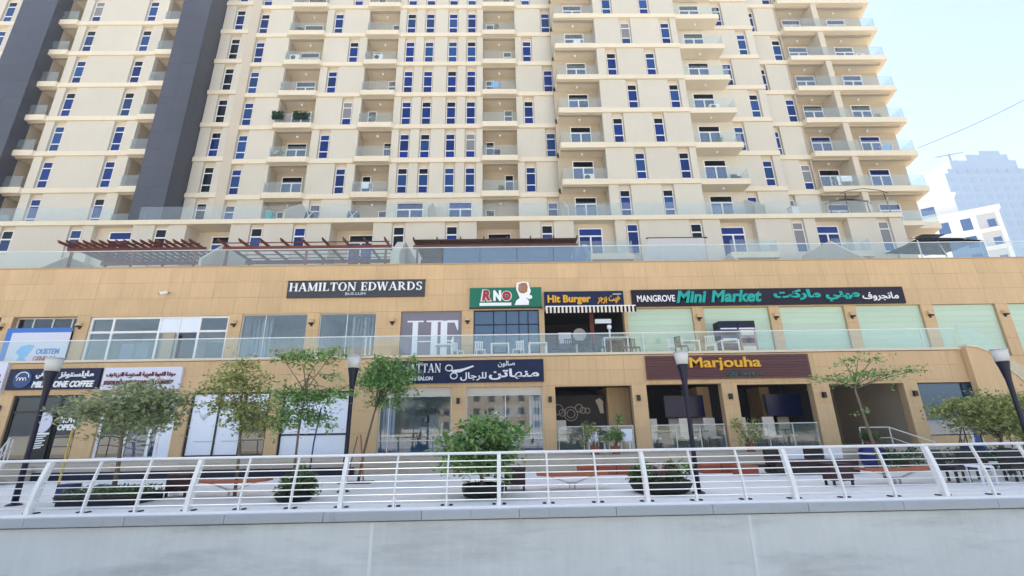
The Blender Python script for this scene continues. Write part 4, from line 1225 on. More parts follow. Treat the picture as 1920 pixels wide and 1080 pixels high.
fin('pale low partition wall below the double balcony doors on the right', 13.5, 23.6, 28.7, 9.32, 11.2, 'cream_panel', 1.2)
t = thing('terrace_screen', 'pale grey screened enclosure on the roof terrace right of centre', 'screen', (10.0, 24.4, 9.32))
box('front_screen', 8.4, 11.7, 24.1, 24.16, 9.32, 12.0, M['grey_screen'], t)
part('side_screen', MB().xprism([(24.16, 9.32), (26.2, 9.32), (26.2, 12.0), (24.16, 12.0)], 11.62, 11.7), M['grey_screen'], t)
part('left_screen', MB().slab([(7.6, 9.32), (8.4, 9.32), (8.4, 12.0)], 24.1, 24.16), M['grey_screen'], t)
box('top_bar', 8.3, 11.9, 24.08, 24.18, 12.0, 12.05, M['lamp_dark'], t)
t = thing('terrace_umbrella', 'dark square canopy at the right end of the roof terrace beside the white building', 'canopy', (26.2, 25, 9.32))
mb = MB()
for a, b in (((24.2, 24.0), (28.2, 24.0)), ((28.2, 24.0), (28.2, 26.4)), ((28.2, 26.4), (24.2, 26.4)), ((24.2, 26.4), (24.2, 24.0))):
    mb.quad((a[0], a[1], 11.62), (b[0], b[1], 11.75), (26.6 if b[0] > 26 else 25.8, 25.2, 12.32), (26.6 if a[0] > 26 else 25.8, 25.2, 12.32))
part('canopy', mb, M['grey_fabric'], t)
part('vent', MB().box(25.5, 26.9, 24.9, 25.5, 12.36, 12.42), M['black'], t)
for x, y in ((24.3, 24.1), (28.1, 24.1), (28.1, 26.3), (24.3, 26.3)): part('post', MB().tube([(x, y, 9.32), (x, y, 11.7)], .035, 6), M['alu'], t)
part('hedge_strip', MB().box(24.4, 28, 24.3, 24.5, 9.32, 9.7), M['pot'], t)
t = thing('gazebo', 'black metal gazebo frame on the corner terrace of the tower', 'gazebo', (28.2, 30.5, 15.8))
for x in (26.6, 29.8):
    for y in (29.4, 31.0): part('post', MB().tube([(x, y, 15.8), (x - .15 * (1 if x > 28 else -1), y, 18.0)], .035, 6), M['black'], t)
mb = MB()
for y in (29.4, 31.0): mb.tube([(26.4, y, 17.95), (27.0, y, 18.25), (28.2, y, 18.42), (29.4, y, 18.25), (30.0, y, 17.95)], .03, 6)
part('roof_frame', mb, M['black'], t)
t.location.x -= 1.45; t.scale.z = .88
part('rolled_fabric', MB().tube([(26.7, 30.9, 18.1), (28.2, 30.95, 18.3), (29.7, 30.9, 18.1)], .07, 6), M['grey_fabric'], t)
# partitions and belongings on the tower terrace
def tfin(label, x, m='cream_panel'):
    return tag(part('privacy_wall', MB().xprism([(29.0, 15.8), (31.9, 15.8), (31.9, 18.2), (31.2, 18.2), (29.0, 16.6)], x - .07, x + .07), M[m]), label, 'wall', 'sloping walls between the tower terraces')
tfin('cream sloping partition on the tower terrace above the red brown pergola', -15.6)
tfin('cream sloping partition on the tower terrace above the right double doors', 18.9)
tfin('cream sloping partition on the tower terrace between the two middle door openings', -5.5)
tfin('cream sloping partition on the tower terrace left of the projecting part', 4.6)
for i, (x, wd, m_, lab) in enumerate(((-17.0, .45, 'text_teal', 'teal storage box on the tower terrace left of centre'), (-14.0, .9, 'navy', 'dark blue folded lounger on the tower terrace'), (-10.9, 1.0, 'blue_wrap', 'blue garden seat on the tower terrace below the second balcony column'), (21.4, .5, 'alu', 'small grey cabinet on the tower terrace by a narrow window'))):
    t = thing('terrace_furniture', lab, 'furniture', (x, 29.6, 15.8))
    mb = MB()
    if i in (1, 2):
        mb.slab([(x - wd / 2, 15.85), (x + wd / 2, 15.85), (x + wd / 2 - .2, 16.6), (x - wd / 2 + .15, 16.75)], 29.5, 30.0)
        part('frame_bars', MB().beam((x - wd / 2, 29.48, 15.85), (x + wd / 2 - .2, 29.48, 16.7), .04, .04).beam((x + wd / 2 - .3, 29.47, 15.85), (x - wd / 2 + .2, 29.47, 16.75), .04, .04), M['white'], t)
    else:
        mb.box(x - wd / 2, x + wd / 2, 29.5, 30.0, 15.82, 16.75)
        part('lid', MB().box(x - wd / 2 - .02, x + wd / 2 + .02, 29.48, 30.02, 16.75, 16.8), M['cream_shaded'], t)
    part('body', mb, M[m_], t)
# balcony belongings
def leafball(mb, c, r, n, s, flat=1.0, rng=random):
    for _ in range(n):
        while True:
            p = Vector((rng.uniform(-1, 1), rng.uniform(-1, 1), rng.uniform(-1, 1)))
            if p.length <= 1: break
        p = p * (0.55 + .45 * rng.random())
        q = Vector((c[0] + p.x * r, c[1] + p.y * r, c[2] + p.z * r * flat))
        leaf(mb, q, s * rng.uniform(.6, 1.25), rng)
def leaf(mb, q, s, rng=random):
    a = Vector((rng.gauss(0, 1), rng.gauss(0, 1), rng.gauss(0, .6) - .15)).normalized()
    b = a.cross(Vector((rng.gauss(0, .5), rng.gauss(0, .5), 1))).normalized()
    n_ = a.cross(b)
    p0 = q - a * s * .5; p1 = q + b * s * .24 + n_ * s * .06; p2 = q + a * s * .5; p3 = q - b * s * .24 + n_ * s * .06
    mb.quad(tuple(p0), tuple(p1), tuple(p2), tuple(p3))
def trough(label, x0, x1):
    t = thing('hedge_trough', label, 'planter', ((x0 + x1) / 2, 31.6, LZ(2) + .46), 'green troughs on one balcony')
    box('trough', x0, x1, 31.5, 31.62, LZ(2) + .75, LZ(2) + 1.15, M['pot'], t)
    mb = MB()
    for _ in range(420): leaf(mb, Vector((random.uniform(x0 - .05, x1 + .05), random.uniform(31.42, 31.7), random.uniform(LZ(2) + .78, LZ(2) + 1.5))), .16)
    part('foliage', mb, M['hedge'], t)
trough('smaller dark green hedge trough at the left end of a balcony', -19.1, -18.25)
trough('larger bright green hedge trough at the right end of the same balcony', -17.35, -16.2)
t = thing('laundry_rack', 'drying rack with white laundry on a right hand corner balcony', 'laundry rack', (27.7, 32.0, LZ(0) + .46))
mb = MB(); z0 = LZ(0) + .46
for x in (27.0, 28.3): mb.beam((x, 31.75, z0), (x, 32.3, z0 + 1.1), .025, .025).beam((x, 32.3, z0), (x, 31.75, z0 + 1.1), .025, .025)
for y in (31.8, 32.0, 32.2): mb.beam((27.0, y, z0 + 1.1), (28.3, y, z0 + 1.1), .02, .02)
part('rack_frame', mb, M['alu'], t)
mb = MB().box(27.35, 28.25, 31.78, 31.82, z0 + .62, z0 + 1.13); mb.box(27.05, 27.25, 31.80, 31.84, z0 + .3, z0 + 1.12)
part('laundry', mb, M['cloth'], t)
t = thing('balcony_plants', 'blue green pot plants on the lowest right middle balcony', 'plant', (.0, 31.8, LZ(0) + .46))
mb = MB(); leafball(mb, (-.2, 31.95, LZ(0) + .85), .33, 220, .14); leafball(mb, (.35, 31.95, LZ(0) + .72), .2, 90, .12)
part('foliage', mb, M['leaf_d'], t)
part('pot', MB().lathe([(.15, LZ(0) + .46), (.2, LZ(0) + .7)], -.2, 31.95, 8), M['bluepot'], t)
t = thing('satellite_dish', 'round grey dish on a balcony near the dark slate fin', 'satellite dish', (-18.4, 31.9, LZ(1) + .46))
part('dish', MB().lathe([(.05, 0), (.30, .05), (.36, .10)], 0, 0, 12), M['steel'], t)
d = t.children[0]; d.location = (0, 0, .55); d.rotation_euler = (R(70), 0, R(-20))
part('stand', MB().tube([(-18.4, 31.95, LZ(1) + .46), (-18.4, 31.95, LZ(1) + 1.0)], .03, 6), M['steel'], t)
def bchair(label, x, y, z, m):
    t = thing('balcony_chair', label, 'chair', (x, y, z))
    box('seat', x - .25, x + .25, y - .25, y + .25, z + .38, z + .43, M[m], t)
    part('backrest', MB().xprism([(y + .2, z + .43), (y + .25, z + .43), (y + .32, z + .9), (y + .27, z + .9)], x - .25, x + .25), M[m], t)
    for a in (-.22, .22):
        for b in (-.22, .22): box('leg', x + a - .02, x + a + .02, y + b - .02, y + b + .02, z, z + .38, M[m], t)
def clutter():
    cols = [('first recessed balcony column', -18.2, 31.95, (1, 4, 5)), ('second recessed balcony column', -10.9, 31.95, (0, 2, 4)), ('third recessed balcony column', -.5, 31.95, (1, 3, 5)),
            ('projecting balcony column', 6.6, 30.6, (0, 2, 4)), ('deep stepped balcony column', 17.4, 30.7, (1, 2, 5)), ('corner balcony column', 32.2, 32.1, (1, 2, 4))]
    rows = ['lowest', 'second', 'third', 'fourth', 'fifth', 'sixth']
    q = 0
    for cname, x, y, ks in cols:
        for k in ks:
            z = LZ(k) + .46; q += 1; kind = q % 4
            where = 'on the %s balcony of the %s' % (rows[k], cname)
            if kind == 0:
                t = thing('drying_rack', 'rack with pale washing ' + where, 'laundry rack', (x, y, z))
                mb = MB()
                for a in (-.45, .45): mb.beam((x + a, y - .2, z), (x + a, y + .2, z + .95), .03, .03).beam((x + a, y + .2, z), (x + a, y - .2, z + .95), .03, .03)
                part('frame', mb, M['alu'], t)
                box('washing', x - .4, x + .15, y - .12, y - .09, z + .4, z + .96, M['cloth' if q % 8 else 'lightblue'], t)
                box('washing', x + .2, x + .42, y + .05, y + .08, z + .5, z + .96, M['mauve'], t)
            elif kind == 1:
                t = thing('potted_plant', 'leafy pot plant ' + where, 'plant', (x, y, z))
                part('pot', MB().lathe([(.13, z), (.18, z + .32)], x, y, 8), M['terracotta'], t)
                mb = MB(); leafball(mb, (x, y, z + .62), .34, 130, .15); part('foliage', mb, M['leaf_c'], t)
            elif kind == 2:
                t = thing('outdoor_unit', 'white fan unit ' + where, 'air conditioner', (x, y, z))
                box('case', x - .4, x + .4, y - .15, y + .15, z + .1, z + .7, M['white'], t)
                part('fan_grille', MB().slab([(x - .12 + .22 * math.cos(j * math.pi / 6), z + .4 + .22 * math.sin(j * math.pi / 6)) for j in range(12)], y - .165, y - .15), M['black'], t)
                for a in (-.3, .3): box('foot', x + a - .04, x + a + .04, y - .14, y + .14, z, z + .1, M['black'], t)
            else:
                bchair('dark folding chair ' + where, x, y, z, 'navy' if q % 2 else 'lamp_dark')
clutter()
bchair('dark chair on the lowest deep balcony of the stepped part', 18.2, 30.75, LZ(0) + .46, 'navy')
bchair('dark chair on the second deep balcony up of the stepped part', 16.2, 30.8, LZ(3) + .46, 'navy')
bchair('dark chair on the right end of a balcony in the projecting part', 7.5, 31.0, LZ(1) + .46, 'black')
bchair('dark chair low on the second balcony column', -11.6, 32.3, LZ(3) + .46, 'navy')

# ================================================================== UPPER WALKWAY FURNITURE
tb = None
for x, lab in ((-3.0, 'white framed table behind the upper glass, below the tall white window capitals'), (-.27, 'white framed table behind the upper glass, before the blue glazed shop front'), (1.56, 'white framed table right of the blue glazed shop front, behind the upper glass'),
               (8.95, 'white framed table behind the upper glass in front of the first green shutter'), (10.88, 'white framed table behind the upper glass in front of the drink fridges')):
    if tb is None:
        tb = thing('terrace_table', lab, 'table', (x, 21.7, ZF), 'tables on the upper walkway')
        box('tabletop', x - .44, x + .44, 21.35, 22.05, ZF + .69, ZF + .745, M['white'], tb)
        for a in (-.41, .41):
            for b in (-.31, .31): box('leg', x + a - .03, x + a + .03, 21.7 + b - .03, 21.7 + b + .03, ZF, ZF + .69, M['white'], tb)
    else: dup(tb, (x, 21.7, ZF), lab)
ch = None
CH = [(-1.25, .3, 'white', 'left of the tables before the blue glazed front'), (.62, -.4, 'white', 'between the two tables before the blue glazed front'), (2.5, .2, 'black', 'at the left end of the burger counter'), (3.1, 2.9, 'black', 'in the left half of the burger counter seating'),
      (3.9, .5, 'black', 'in the middle of the burger counter seating'), (4.6, 2.6, 'black', 'beside the tall framed table of the burger counter'), (6.2, .2, 'black', 'at the right end of the burger counter'), (8.15, -.3, 'white', 'left of the table by the first green shutter'), (9.85, 2.8, 'white', 'between the two tables by the green shutters'), (2.85, 1.4, 'black', 'second from the left at the burger counter'), (4.25, 2.2, 'black', 'right of the pedestal table at the burger counter'), (5.75, -.8, 'black', 'tucked against the tall framed table'), (-2.35, .9, 'white', 'right of the table below the tall window capitals'), (8.45, 1.9, 'black', 'left of the first green shutter table')]
chairs = {}
for x, rz, mm, where in CH:
    lab = ('white ' if mm == 'white' else 'black ') + 'wire chair on the upper walkway ' + where
    if mm not in chairs:
        c = thing('terrace_chair', lab, 'chair', (0, 0, 0), 'chairs on the upper walkway')
        box('seat', -.22, .22, -.22, .22, .42, .455, M[mm], c)
        bk = MB()
        for q in range(5): bk.box(-.2 + q * .09, -.16 + q * .09, .2, .225, .455, .86)
        bk.box(-.22, .22, .195, .23, .86, .9)
        part('backrest', bk, M[mm], c)
        for a in (-.2, .2):
            for b in (-.2, .2): box('leg', a - .018, a + .018, b - .018, b + .018, 0, .42, M[mm], c)
        c.location = (x, 21.6, ZF); c.rotation_euler = (0, 0, rz); WORLD[c.name] = Vector((x, 21.6, ZF)); chairs[mm] = c
    else: dup(chairs[mm], (x, 21.6 + .3 * math.sin(x * 5), ZF), lab, rz)
t = thing('bar_table', 'tall white framed table with a red edge at the burger counter', 'table', (5.35, 21.7, ZF))
mb = MB()
for x in (4.78, 5.92): mb.box(x - .03, x + .03, 21.4, 21.46, ZF, ZF + .92).box(x - .03, x + .03, 22.0, 22.06, ZF, ZF + .92)
part('frame', mb, M['white'], t)
box('tabletop', 4.75, 5.95, 21.38, 22.08, ZF + .92, ZF + .96, M['white'], t)
box('red_edge', 5.0, 5.06, 21.40, 21.44, ZF + .3, ZF + .85, M['red'], t)
t = thing('round_table', 'black pedestal table on the upper walkway in the middle of the burger seating', 'table', (3.5, 21.9, ZF))
part('tabletop', MB().lathe([(.36, ZF + .72), (.36, ZF + .75)], 3.5, 21.9, 12), M['black'], t)
part('pedestal', MB().lathe([(.22, ZF), (.05, ZF + .04), (.05, ZF + .72)], 3.5, 21.9, 8), M['alu'], t)
t = thing('standing_heater', 'slim pale column standing beside the burger counter', 'heater', (5.35, 22.6, ZF))
part('column', MB().lathe([(.16, ZF), (.05, ZF + .1), (.05, ZF + 1.6)], 5.35, 22.6, 8), M['alu'], t)
part('head', MB().lathe([(.10, ZF + 1.6), (.13, ZF + 1.7), (.10, ZF + 1.8)], 5.35, 22.6, 8), M['film_white'], t)
for x0, x1, lab, m1 in ((10.73, 11.62, 'blue drink fridge standing before the second green shutter', 'blue_wrap'), (11.66, 12.5, 'mauve drink fridge with papers, standing before the second green shutter', 'mauve')):
    t = thing('drink_fridge', lab, 'fridge', ((x0 + x1) / 2, 22.2, ZF))
    box('body', x0, x1, 21.9, 22.6, ZF, ZF + 1.42, M[m1], t)
    box('header', x0 - .01, x1 + .01, 21.88, 22.6, ZF + 1.43, ZF + 1.78, M['navy'], t)
    for k in range(3): box('shelf_front', x0 + .08, x1 - .12, 21.87, 21.89, ZF + .25 + k * .4, ZF + .5 + k * .4, M['alu' if (k + (m1 == 'mauve')) % 2 else 'navy'], t)
    box('light_strip', x0 + .02, x1 - .05, 21.875, 21.895, ZF + 1.36, ZF + 1.42, M['cloth'], t)

# ================================================================== RESTAURANT BAYS
for x0, x1, y, lab in ((7.38, 9.2, 21.5, 'wide dark blue television in the left bay under the maroon sign'), (12.15, 13.9, 21.5, 'wide dark blue television in the right bay under the maroon sign')):
    t = thing('television', lab, 'television', ((x0 + x1) / 2, y, 1.9))
    box('screen', x0, x1, y - .03, y, 1.92, 2.86, M['screen'], t)
    box('casing', x0 - .02, x1 + .02, y, y + .06, 1.90, 2.88, M['black'], t)
    box('hanger', (x0 + x1) / 2 - .03, (x0 + x1) / 2 + .03, y + .06, y + .1, 2.88, 3.36, M['black'], t)
pc = None
for x, rz, where in ((3.65, .4, 'left of the two in the mural bay'), (4.85, -.5, 'right of the two in the mural bay')):
    lab = 'white plastic chair on the shop walkway, ' + where
    if pc is None:
        pc = thing('plastic_chair', lab, 'chair', (0, 0, 0), 'white plastic chairs by the mural bay')
        box('seat', -.25, .25, -.24, .24, .42, .455, M['cloth'], pc)
        part('backrest', MB().xprism([(.22, .455), (.25, .455), (.33, .9), (.30, .9)], -.23, .23), M['cloth'], pc)
        for a in (-.24, .24): part('armrest', MB().box(a - .02, a + .02, -.2, .26, .62, .65), M['cloth'], pc)
        for a in (-.22, .22):
            for b in (-.2, .2): part('leg', MB().beam((a * 1.1, b * 1.15, 0), (a, b, .42), .04, .04), M['cloth'], pc)
        pc.location = (x, 19.2, .55); pc.rotation_euler = (0, 0, rz); WORLD[pc.name] = Vector((x, 19.2, .55))
    else: dup(pc, (x, 19.3, .55), lab, rz)
rt = None
k = 0
for x, y, where in ((2.9, 21.2, 'left in the mural bay'), (7.0, 21.3, 'left in the bay below the left television'), (8.5, 21.0, 'right in the bay below the left television'), (10.9, 21.2, 'left in the bay below the right television'), (12.6, 21.2, 'right in the bay below the right television')):
    lab = 'dark cafe table with pale seat backs ' + where
    if rt is None:
        rt = thing('cafe_table', lab, 'table', (x, y, .55), 'tables in the restaurant bays')
        box('tabletop', x - .4, x + .4, y - .4, y + .4, 1.27, 1.31, M['lamp_dark'], rt)
        box('pedestal', x - .05, x + .05, y - .05, y + .05, .55, 1.27, M['black'], rt)
    else: dup(rt, (x, y, .55), lab)
rs = None
for x, y, where in ((6.75, 22.0, 'leftmost in the bay below the left television'), (7.9, 21.7, 'below the left television'), (9.05, 21.8, 'beside the pillar between the two bays'), (11.1, 21.9, 'left of the right television'), (12.4, 21.8, 'below the right television'), (13.2, 21.9, 'rightmost in the bay below the right television'), (2.4, 20.7, 'leftmost behind the mural bay guard'), (6.5, 20.75, 'close behind the guard, left end of the left television bay'), (8.0, 20.7, 'close behind the guard, middle of the left television bay'), (9.1, 20.7, 'close behind the guard, right end of the left television bay'), (10.5, 20.7, 'close behind the guard, left end of the right television bay'), (11.8, 20.75, 'close behind the guard, middle of the right television bay')):
    lab = 'cream upholstered dining chair ' + where
    if rs is None:
        rs = thing('dining_chair', lab, 'chair', (x, y, .55), 'dining chairs in the restaurant bays')
        box('seat', x - .25, x + .25, y - .25, y + .25, .98, 1.05, M['awn_a'], rs)
        box('backrest', x - .26, x + .26, y + .2, y + .28, 1.05, 1.85, M['awn_a'], rs)
        for a in (-.22, .22):
            for b in (-.22, .22): box('leg', x + a - .02, x + a + .02, y + b - .02, y + b + .02, .55, .98, M['black'], rs)
    else: dup(rs, (x, y, .55), lab)
def handrail(label, pts, m, posts):
    t = thing('stair_rail', label, 'handrail', (pts[0][0], pts[0][1], 0))
    part('rail', MB().tube(pts, .025, 6), M[m], t)
    part('lower_rail', MB().tube([(x, y, z - .4) for x, y, z in pts], .018, 6), M[m], t)
    for x, y, z, z0 in posts: part('post', MB().tube([(x, y, z0), (x, y, z)], .022, 6), M[m], t)
handrail('pale stair rail climbing to the leftmost dark entrance', [(-16.4, 15.4, .78), (-18.6, 17.9, 1.5), (-20.0, 19.4, 1.5)], 'alu', [(-16.4, 15.4, .78, 0), (-17.6, 16.8, 1.2, 0), (-18.6, 17.9, 1.5, .5), (-20, 19.4, 1.5, .5)])
handrail('dark stair rail in front of the right glass front', [(16.6, 17.2, .75), (17.7, 18.0, 1.45), (19.4, 18.0, 1.45)], 'black', [(16.6, 17.2, .75, 0), (17.1, 17.6, 1.08, 0), (17.7, 18.0, 1.45, .5), (18.3, 18, 1.45, .5), (18.9, 18, 1.45, .5), (19.4, 18.0, 1.45, .5)])
handrail('pale stair rail before the dark passage right of the maroon sign bays', [(14.4, 19.0, 1.35), (15.3, 18.6, 1.35), (15.9, 17.4, .8)], 'alu', [(14.4, 19.0, 1.35, .5), (15.3, 18.6, 1.35, .5), (15.9, 17.4, .8, 0)])
mb = MB()
for k in range(3): mb.box(14.3, 19.5, 16.9 + k * .3 - .0, 17.7, k * .18, k * .18 + .176)
structure(part('right_steps', mb, M['plinth']))
mb = MB()
for k in range(3): mb.box(-20.5, -17.2, 16.9 + k * .3, 17.66, k * .18, k * .18 + .176)
structure(part('left_steps', mb, M['plinth']))

# ================================================================== PROMENADE RAILING
RL = thing('promenade_railing', 'white metal railing with curved posts and many thin bars along the canal', 'railing', (0, 10.6, .045))
def rail_y(z): return 10.52 + .05 * z + .17 * (z / 1.07) ** 2
part('handrail', MB().tube([(-24, rail_y(1.07), 1.075), (22, rail_y(1.07), 1.075)], .032, 10), M['rail_white'], RL, True)
for k in range(7):
    z = .15 + k * .128
    part('bar', MB().tube([(-24, rail_y(z) - .012, z), (22, rail_y(z) - .012, z)], .0115, 6), M['rail_white'], RL, True)
def post_mesh(hw, dep):
    pr = []
    zs = [0.045, .2, .4, .6, .8, 1.0, 1.05]
    fr = [(rail_y(z) - dep * (.62 - .15 * z), z) for z in zs]; bk = [(rail_y(z) + dep * (.38 - .1 * z), z) for z in zs]
    return MB().xprism(fr + bk[::-1], -hw, hw)
pm = post_mesh(.043, .165); sm = post_mesh(.017, .08)
pmx = mesh_of(MB(), M['rail_white'])
def shift(mb): 
    mb.v = [(x, y - 10.6, z - .045) for x, y, z in mb.v]; return mb
pme = mesh_of(shift(pm), M['rail_white']); sme = mesh_of(shift(sm), M['rail_white'])
foot_b = mesh_of(MB().box(-.035, .035, -.05, .05, 0, .025), M['navy'])
X0 = [-23.06, -19.8, -16.56, -13.3, -10.06, -6.77, -3.55, -.18, 3.01, 6.22, 9.5, 12.78, 16.0, 19.3]
for a, b in zip(X0, X0[1:]):
    o = inst('post', pme, RL, (a, 10.6, .045))
    for s in (-1, 1): inst('anchor_bolt', foot_b, o, (a + s * .11, 10.56, .045))
    for q in (1, 2):
        x = a + (b - a) * q / 3
        o = inst('slim_post', sme, RL, (x, 10.6, .045))
        for s in (-1, 1): inst('anchor_bolt', foot_b, o, (x + s * .09, 10.55, .045))

# ================================================================== STREET LAMPS
LP = [(-12.0, 12.1, 'dark street lamp with pale conical head in front of the coffee sign'), (-4.5, 13.4, 'dark street lamp with a pale conical head left of the salon windows'),
      (4.68, 11.9, 'dark street lamp with a pale conical head in front of the maroon sign'), (13.75, 12.3, 'dark street lamp with pale conical head at the right edge by the curved stair')]
lp = None
for x, y, lab in LP:
    if lp is None:
        lp = thing('street_lamp', lab, 'street lamp', (x, y, 0), 'street lamps on the promenade')
        part('base_plate', MB().lathe([(.16, -.012), (.16, .02), (.09, .05)], x, y, 12), M['navy'], lp)
        part('pole', MB().lathe([(.068, .03), (.058, 1.0), (.056, 2.2), (.07, 2.7), (.115, 3.05), (.148, 3.2), (.148, 3.23)], x, y, 16), M['navy'], lp, True)
        part('lamp_head', MB().lathe([(.148, 3.232), (.168, 3.38), (.19, 3.55)], x, y, 16), M['lamp_grey'], lp, True)
        part('cap', MB().lathe([(.197, 3.552), (.19, 3.58), (.08, 3.60)], x, y, 16), M['steel'], lp, True)
    else:
        s = {1: 1.04, 2: .97, 3: .97}[LP.index((x, y, lab))]
        dup(lp, (x, y, 0), lab, .4, s)

# ================================================================== TREES AND PLANTERS
def tree(name, label, cat, trunk, rad, clumps, leafm, ls, n, group=None, branches=True, seed=1, flat=.75):
    rng = random.Random(seed)
    base = trunk[0]
    t = thing(name, label, cat, base, group)
    mb = MB()
    k = len(trunk)
    mb.tube(trunk, [rad * (1 - .55 * i / max(1, k - 1)) for i in range(k)], 8)
    top = Vector(trunk[-1])
    if branches:
        for c in clumps:
            e = Vector(c[:3])
            st = Vector(trunk[-2]).lerp(top, rng.uniform(.2, 1.0))
            mid = st.lerp(e, .5) + Vector((rng.uniform(-.1, .1), rng.uniform(-.1, .1), rng.uniform(.0, .12)))
            mb.tube([st, mid, e], [rad * .38, rad * .24, rad * .10], 5)
            for _ in range(3):
                q = e + Vector((rng.uniform(-1, 1), rng.uniform(-1, 1), rng.uniform(-.6, .9))) * c[3] * .8
                mb.tube([mid.lerp(e, rng.uniform(.3, .9)), q], [rad * .13, rad * .05], 4)
    part('trunk', mb, M['bark'], t, True)
    lf = MB()
    tot = sum(c[3] ** 2 for c in clumps)
    for c in clumps:
        m_ = max(12, int(n * c[3] ** 2 / tot))
        # twig sprays: leaves strung along short drooping twigs give gaps and clusters
        while m_ > 0:
            d = Vector((rng.gauss(0, 1), rng.gauss(0, 1), rng.gauss(0, .8)))
            d = d.normalized() * c[3] * rng.random() ** .5
            o = Vector(c[:3]) + Vector((d.x, d.y, d.z * flat))
            dr = Vector((d.x + rng.gauss(0, .3) * c[3], d.y + rng.gauss(0, .3) * c[3], d.z * .3 - .1 * c[3])).normalized()
            L_ = ls * rng.uniform(2.0, 4.5)
            for q in range(7):
                p = o + dr * (L_ * q / 7) + Vector((rng.gauss(0, .35), rng.gauss(0, .35), rng.gauss(0, .3) - .02 * q)) * ls
                leaf(lf, p, ls * rng.uniform(.65, 1.25), rng)
            m_ -= 7
    part('crown', lf, M[leafm], t)
    return t
def cl(cx, cy, cz, rx, ry, rz, n, r, seed):
    rng = random.Random(seed); out = []
    while len(out) < n:
        p = (rng.uniform(-1, 1), rng.uniform(-1, 1), rng.uniform(-1, 1))
        if sum(q * q for q in p) <= 1: out.append((cx + p[0] * rx, cy + p[1] * ry, cz + p[2] * rz, r * rng.uniform(.7, 1.2)))
    return out
tree('street_tree', 'wide grey green young tree in front of the white and dark red sign', 'tree', [(-10.0, 12.5, .1), (-10.02, 12.5, .8), (-10.1, 12.5, 1.6), (-10.15, 12.5, 2.0)], .06,
     cl(-10.1, 12.5, 2.36, 1.15, .9, .58, 26, .36, 3), 'leaf_a', .15, 5600, 'young trees on the promenade', seed=3)
tree('street_tree', 'loose yellow green young tree in front of the white filmed windows', 'tree', [(-7.2, 13.0, 0), (-7.25, 13.0, 1.0), (-7.35, 13.0, 1.9), (-7.45, 13.0, 2.6)], .045,
     [(-7.6, 13, 3.5, .28), (-7.9, 13.1, 3.1, .32), (-7.4, 12.9, 3.1, .28), (-7.9, 12.9, 2.75, .22), (-7.2, 13, 2.75, .24), (-8.0, 13, 2.35, .25), (-7.5, 13.1, 2.4, .30), (-7.0, 13, 2.35, .28), (-7.2, 12.9, 2.0, .30), (-6.8, 13, 1.95, .22), (-7.1, 13, 1.7, .22), (-6.75, 13, 3.0, .16), (-6.5, 12.9, 2.25, .24), (-6.35, 13, 1.85, .22), (-8.3, 13, 2.8, .16)], 'leaf_b', .13, 3300, 'young trees on the promenade', seed=5)
t = tree('street_tree', 'open green young tree tied to a blue stake before the dark framed white window', 'tree', [(-5.5, 12.5, 0), (-5.5, 12.5, .9), (-5.5, 12.5, 1.6), (-5.45, 12.5, 2.5), (-5.4, 12.5, 3.1)], .04,
     [(-5.85, 12.5, 3.65, .20), (-5.5, 12.4, 3.55, .24), (-5.1, 12.5, 3.55, .24), (-4.75, 12.5, 3.75, .15), (-6.2, 12.5, 3.6, .14), (-5.9, 12.5, 2.6, .28), (-5.5, 12.4, 2.45, .30), (-5.1, 12.6, 2.5, .27), (-4.7, 12.5, 2.6, .24), (-4.3, 12.5, 2.55, .14), (-5.75, 12.5, 2.1, .28), (-5.3, 12.5, 2.0, .26), (-4.9, 12.5, 1.85, .20), (-5.9, 12.6, 1.75, .16), (-4.7, 12.5, 3.05, .12)], 'leaf_c', .125, 3200, 'young trees on the promenade', seed=8)
part('support_stake', MB().tube([(-5.1, 12.45, 0), (-5.05, 12.45, 1.3), (-4.95, 12.45, 2.2)], .02, 6), M['bluepot'], t)
t = tree('street_tree', 'bushy dark green young tree with two leaning stakes left of the salon sign', 'tree', [(-4.75, 15.5, 0), (-4.62, 15.5, 1.0), (-4.4, 15.5, 2.1), (-4.2, 15.5, 2.8)], .05,
     cl(-4.0, 15.5, 3.4, .85, .7, .72, 20, .34, 12) + [(-3.2, 15.5, 3.9, .22), (-4.3, 15.5, 2.55, .25), (-3.9, 15.5, 2.45, .25)], 'leaf_c', .14, 5200, 'young trees on the promenade', seed=13)
part('support_stake', MB().tube([(-5.1, 15.4, 0), (-4.85, 15.4, 1.4)], .02, 6), M['bark'], t)
part('support_stake', MB().tube([(-4.55, 15.4, 0), (-4.75, 15.4, 1.45)], .025, 6), M['bench_wood'], t)
part('stake_base', MB().box(-5.3, -4.3, 15.2, 15.8, -.01, .03), M['lamp_dark'], t)
tree('street_tree', 'thin leaning tree with sparse leaves right of the maroon sign', 'tree', [(11.05, 14.0, 0), (10.95, 14.0, .7), (10.85, 14.0, 1.6), (10.75, 14.0, 2.5), (10.8, 14.0, 2.75)], .055,
     [(9.8, 14, 2.9, .24), (10.3, 14, 2.85, .25), (10.8, 14, 3.0, .25), (11.3, 14, 3.05, .28), (11.8, 14, 3.0, .26), (12.3, 14, 3.1, .2), (10.6, 14, 3.4, .16), (11.1, 14, 3.5, .17), (11.6, 14, 3.5, .15), (12.9, 14, 3.1, .12), (11.0, 14, 1.9, .10)], 'leaf_c', .115, 900, 'young trees on the promenade', seed=21, flat=.5)
tree('street_tree', 'broad fresh green tree at the right edge in front of the glass front', 'tree', [(15.4, 14.6, 0), (15.4, 14.6, .7), (15.5, 14.6, 1.3)], .07,
     cl(15.5, 14.6, 1.75, 1.35, .9, .52, 20, .36, 31), 'leaf_b', .14, 6500, 'young trees on the promenade', seed=33)
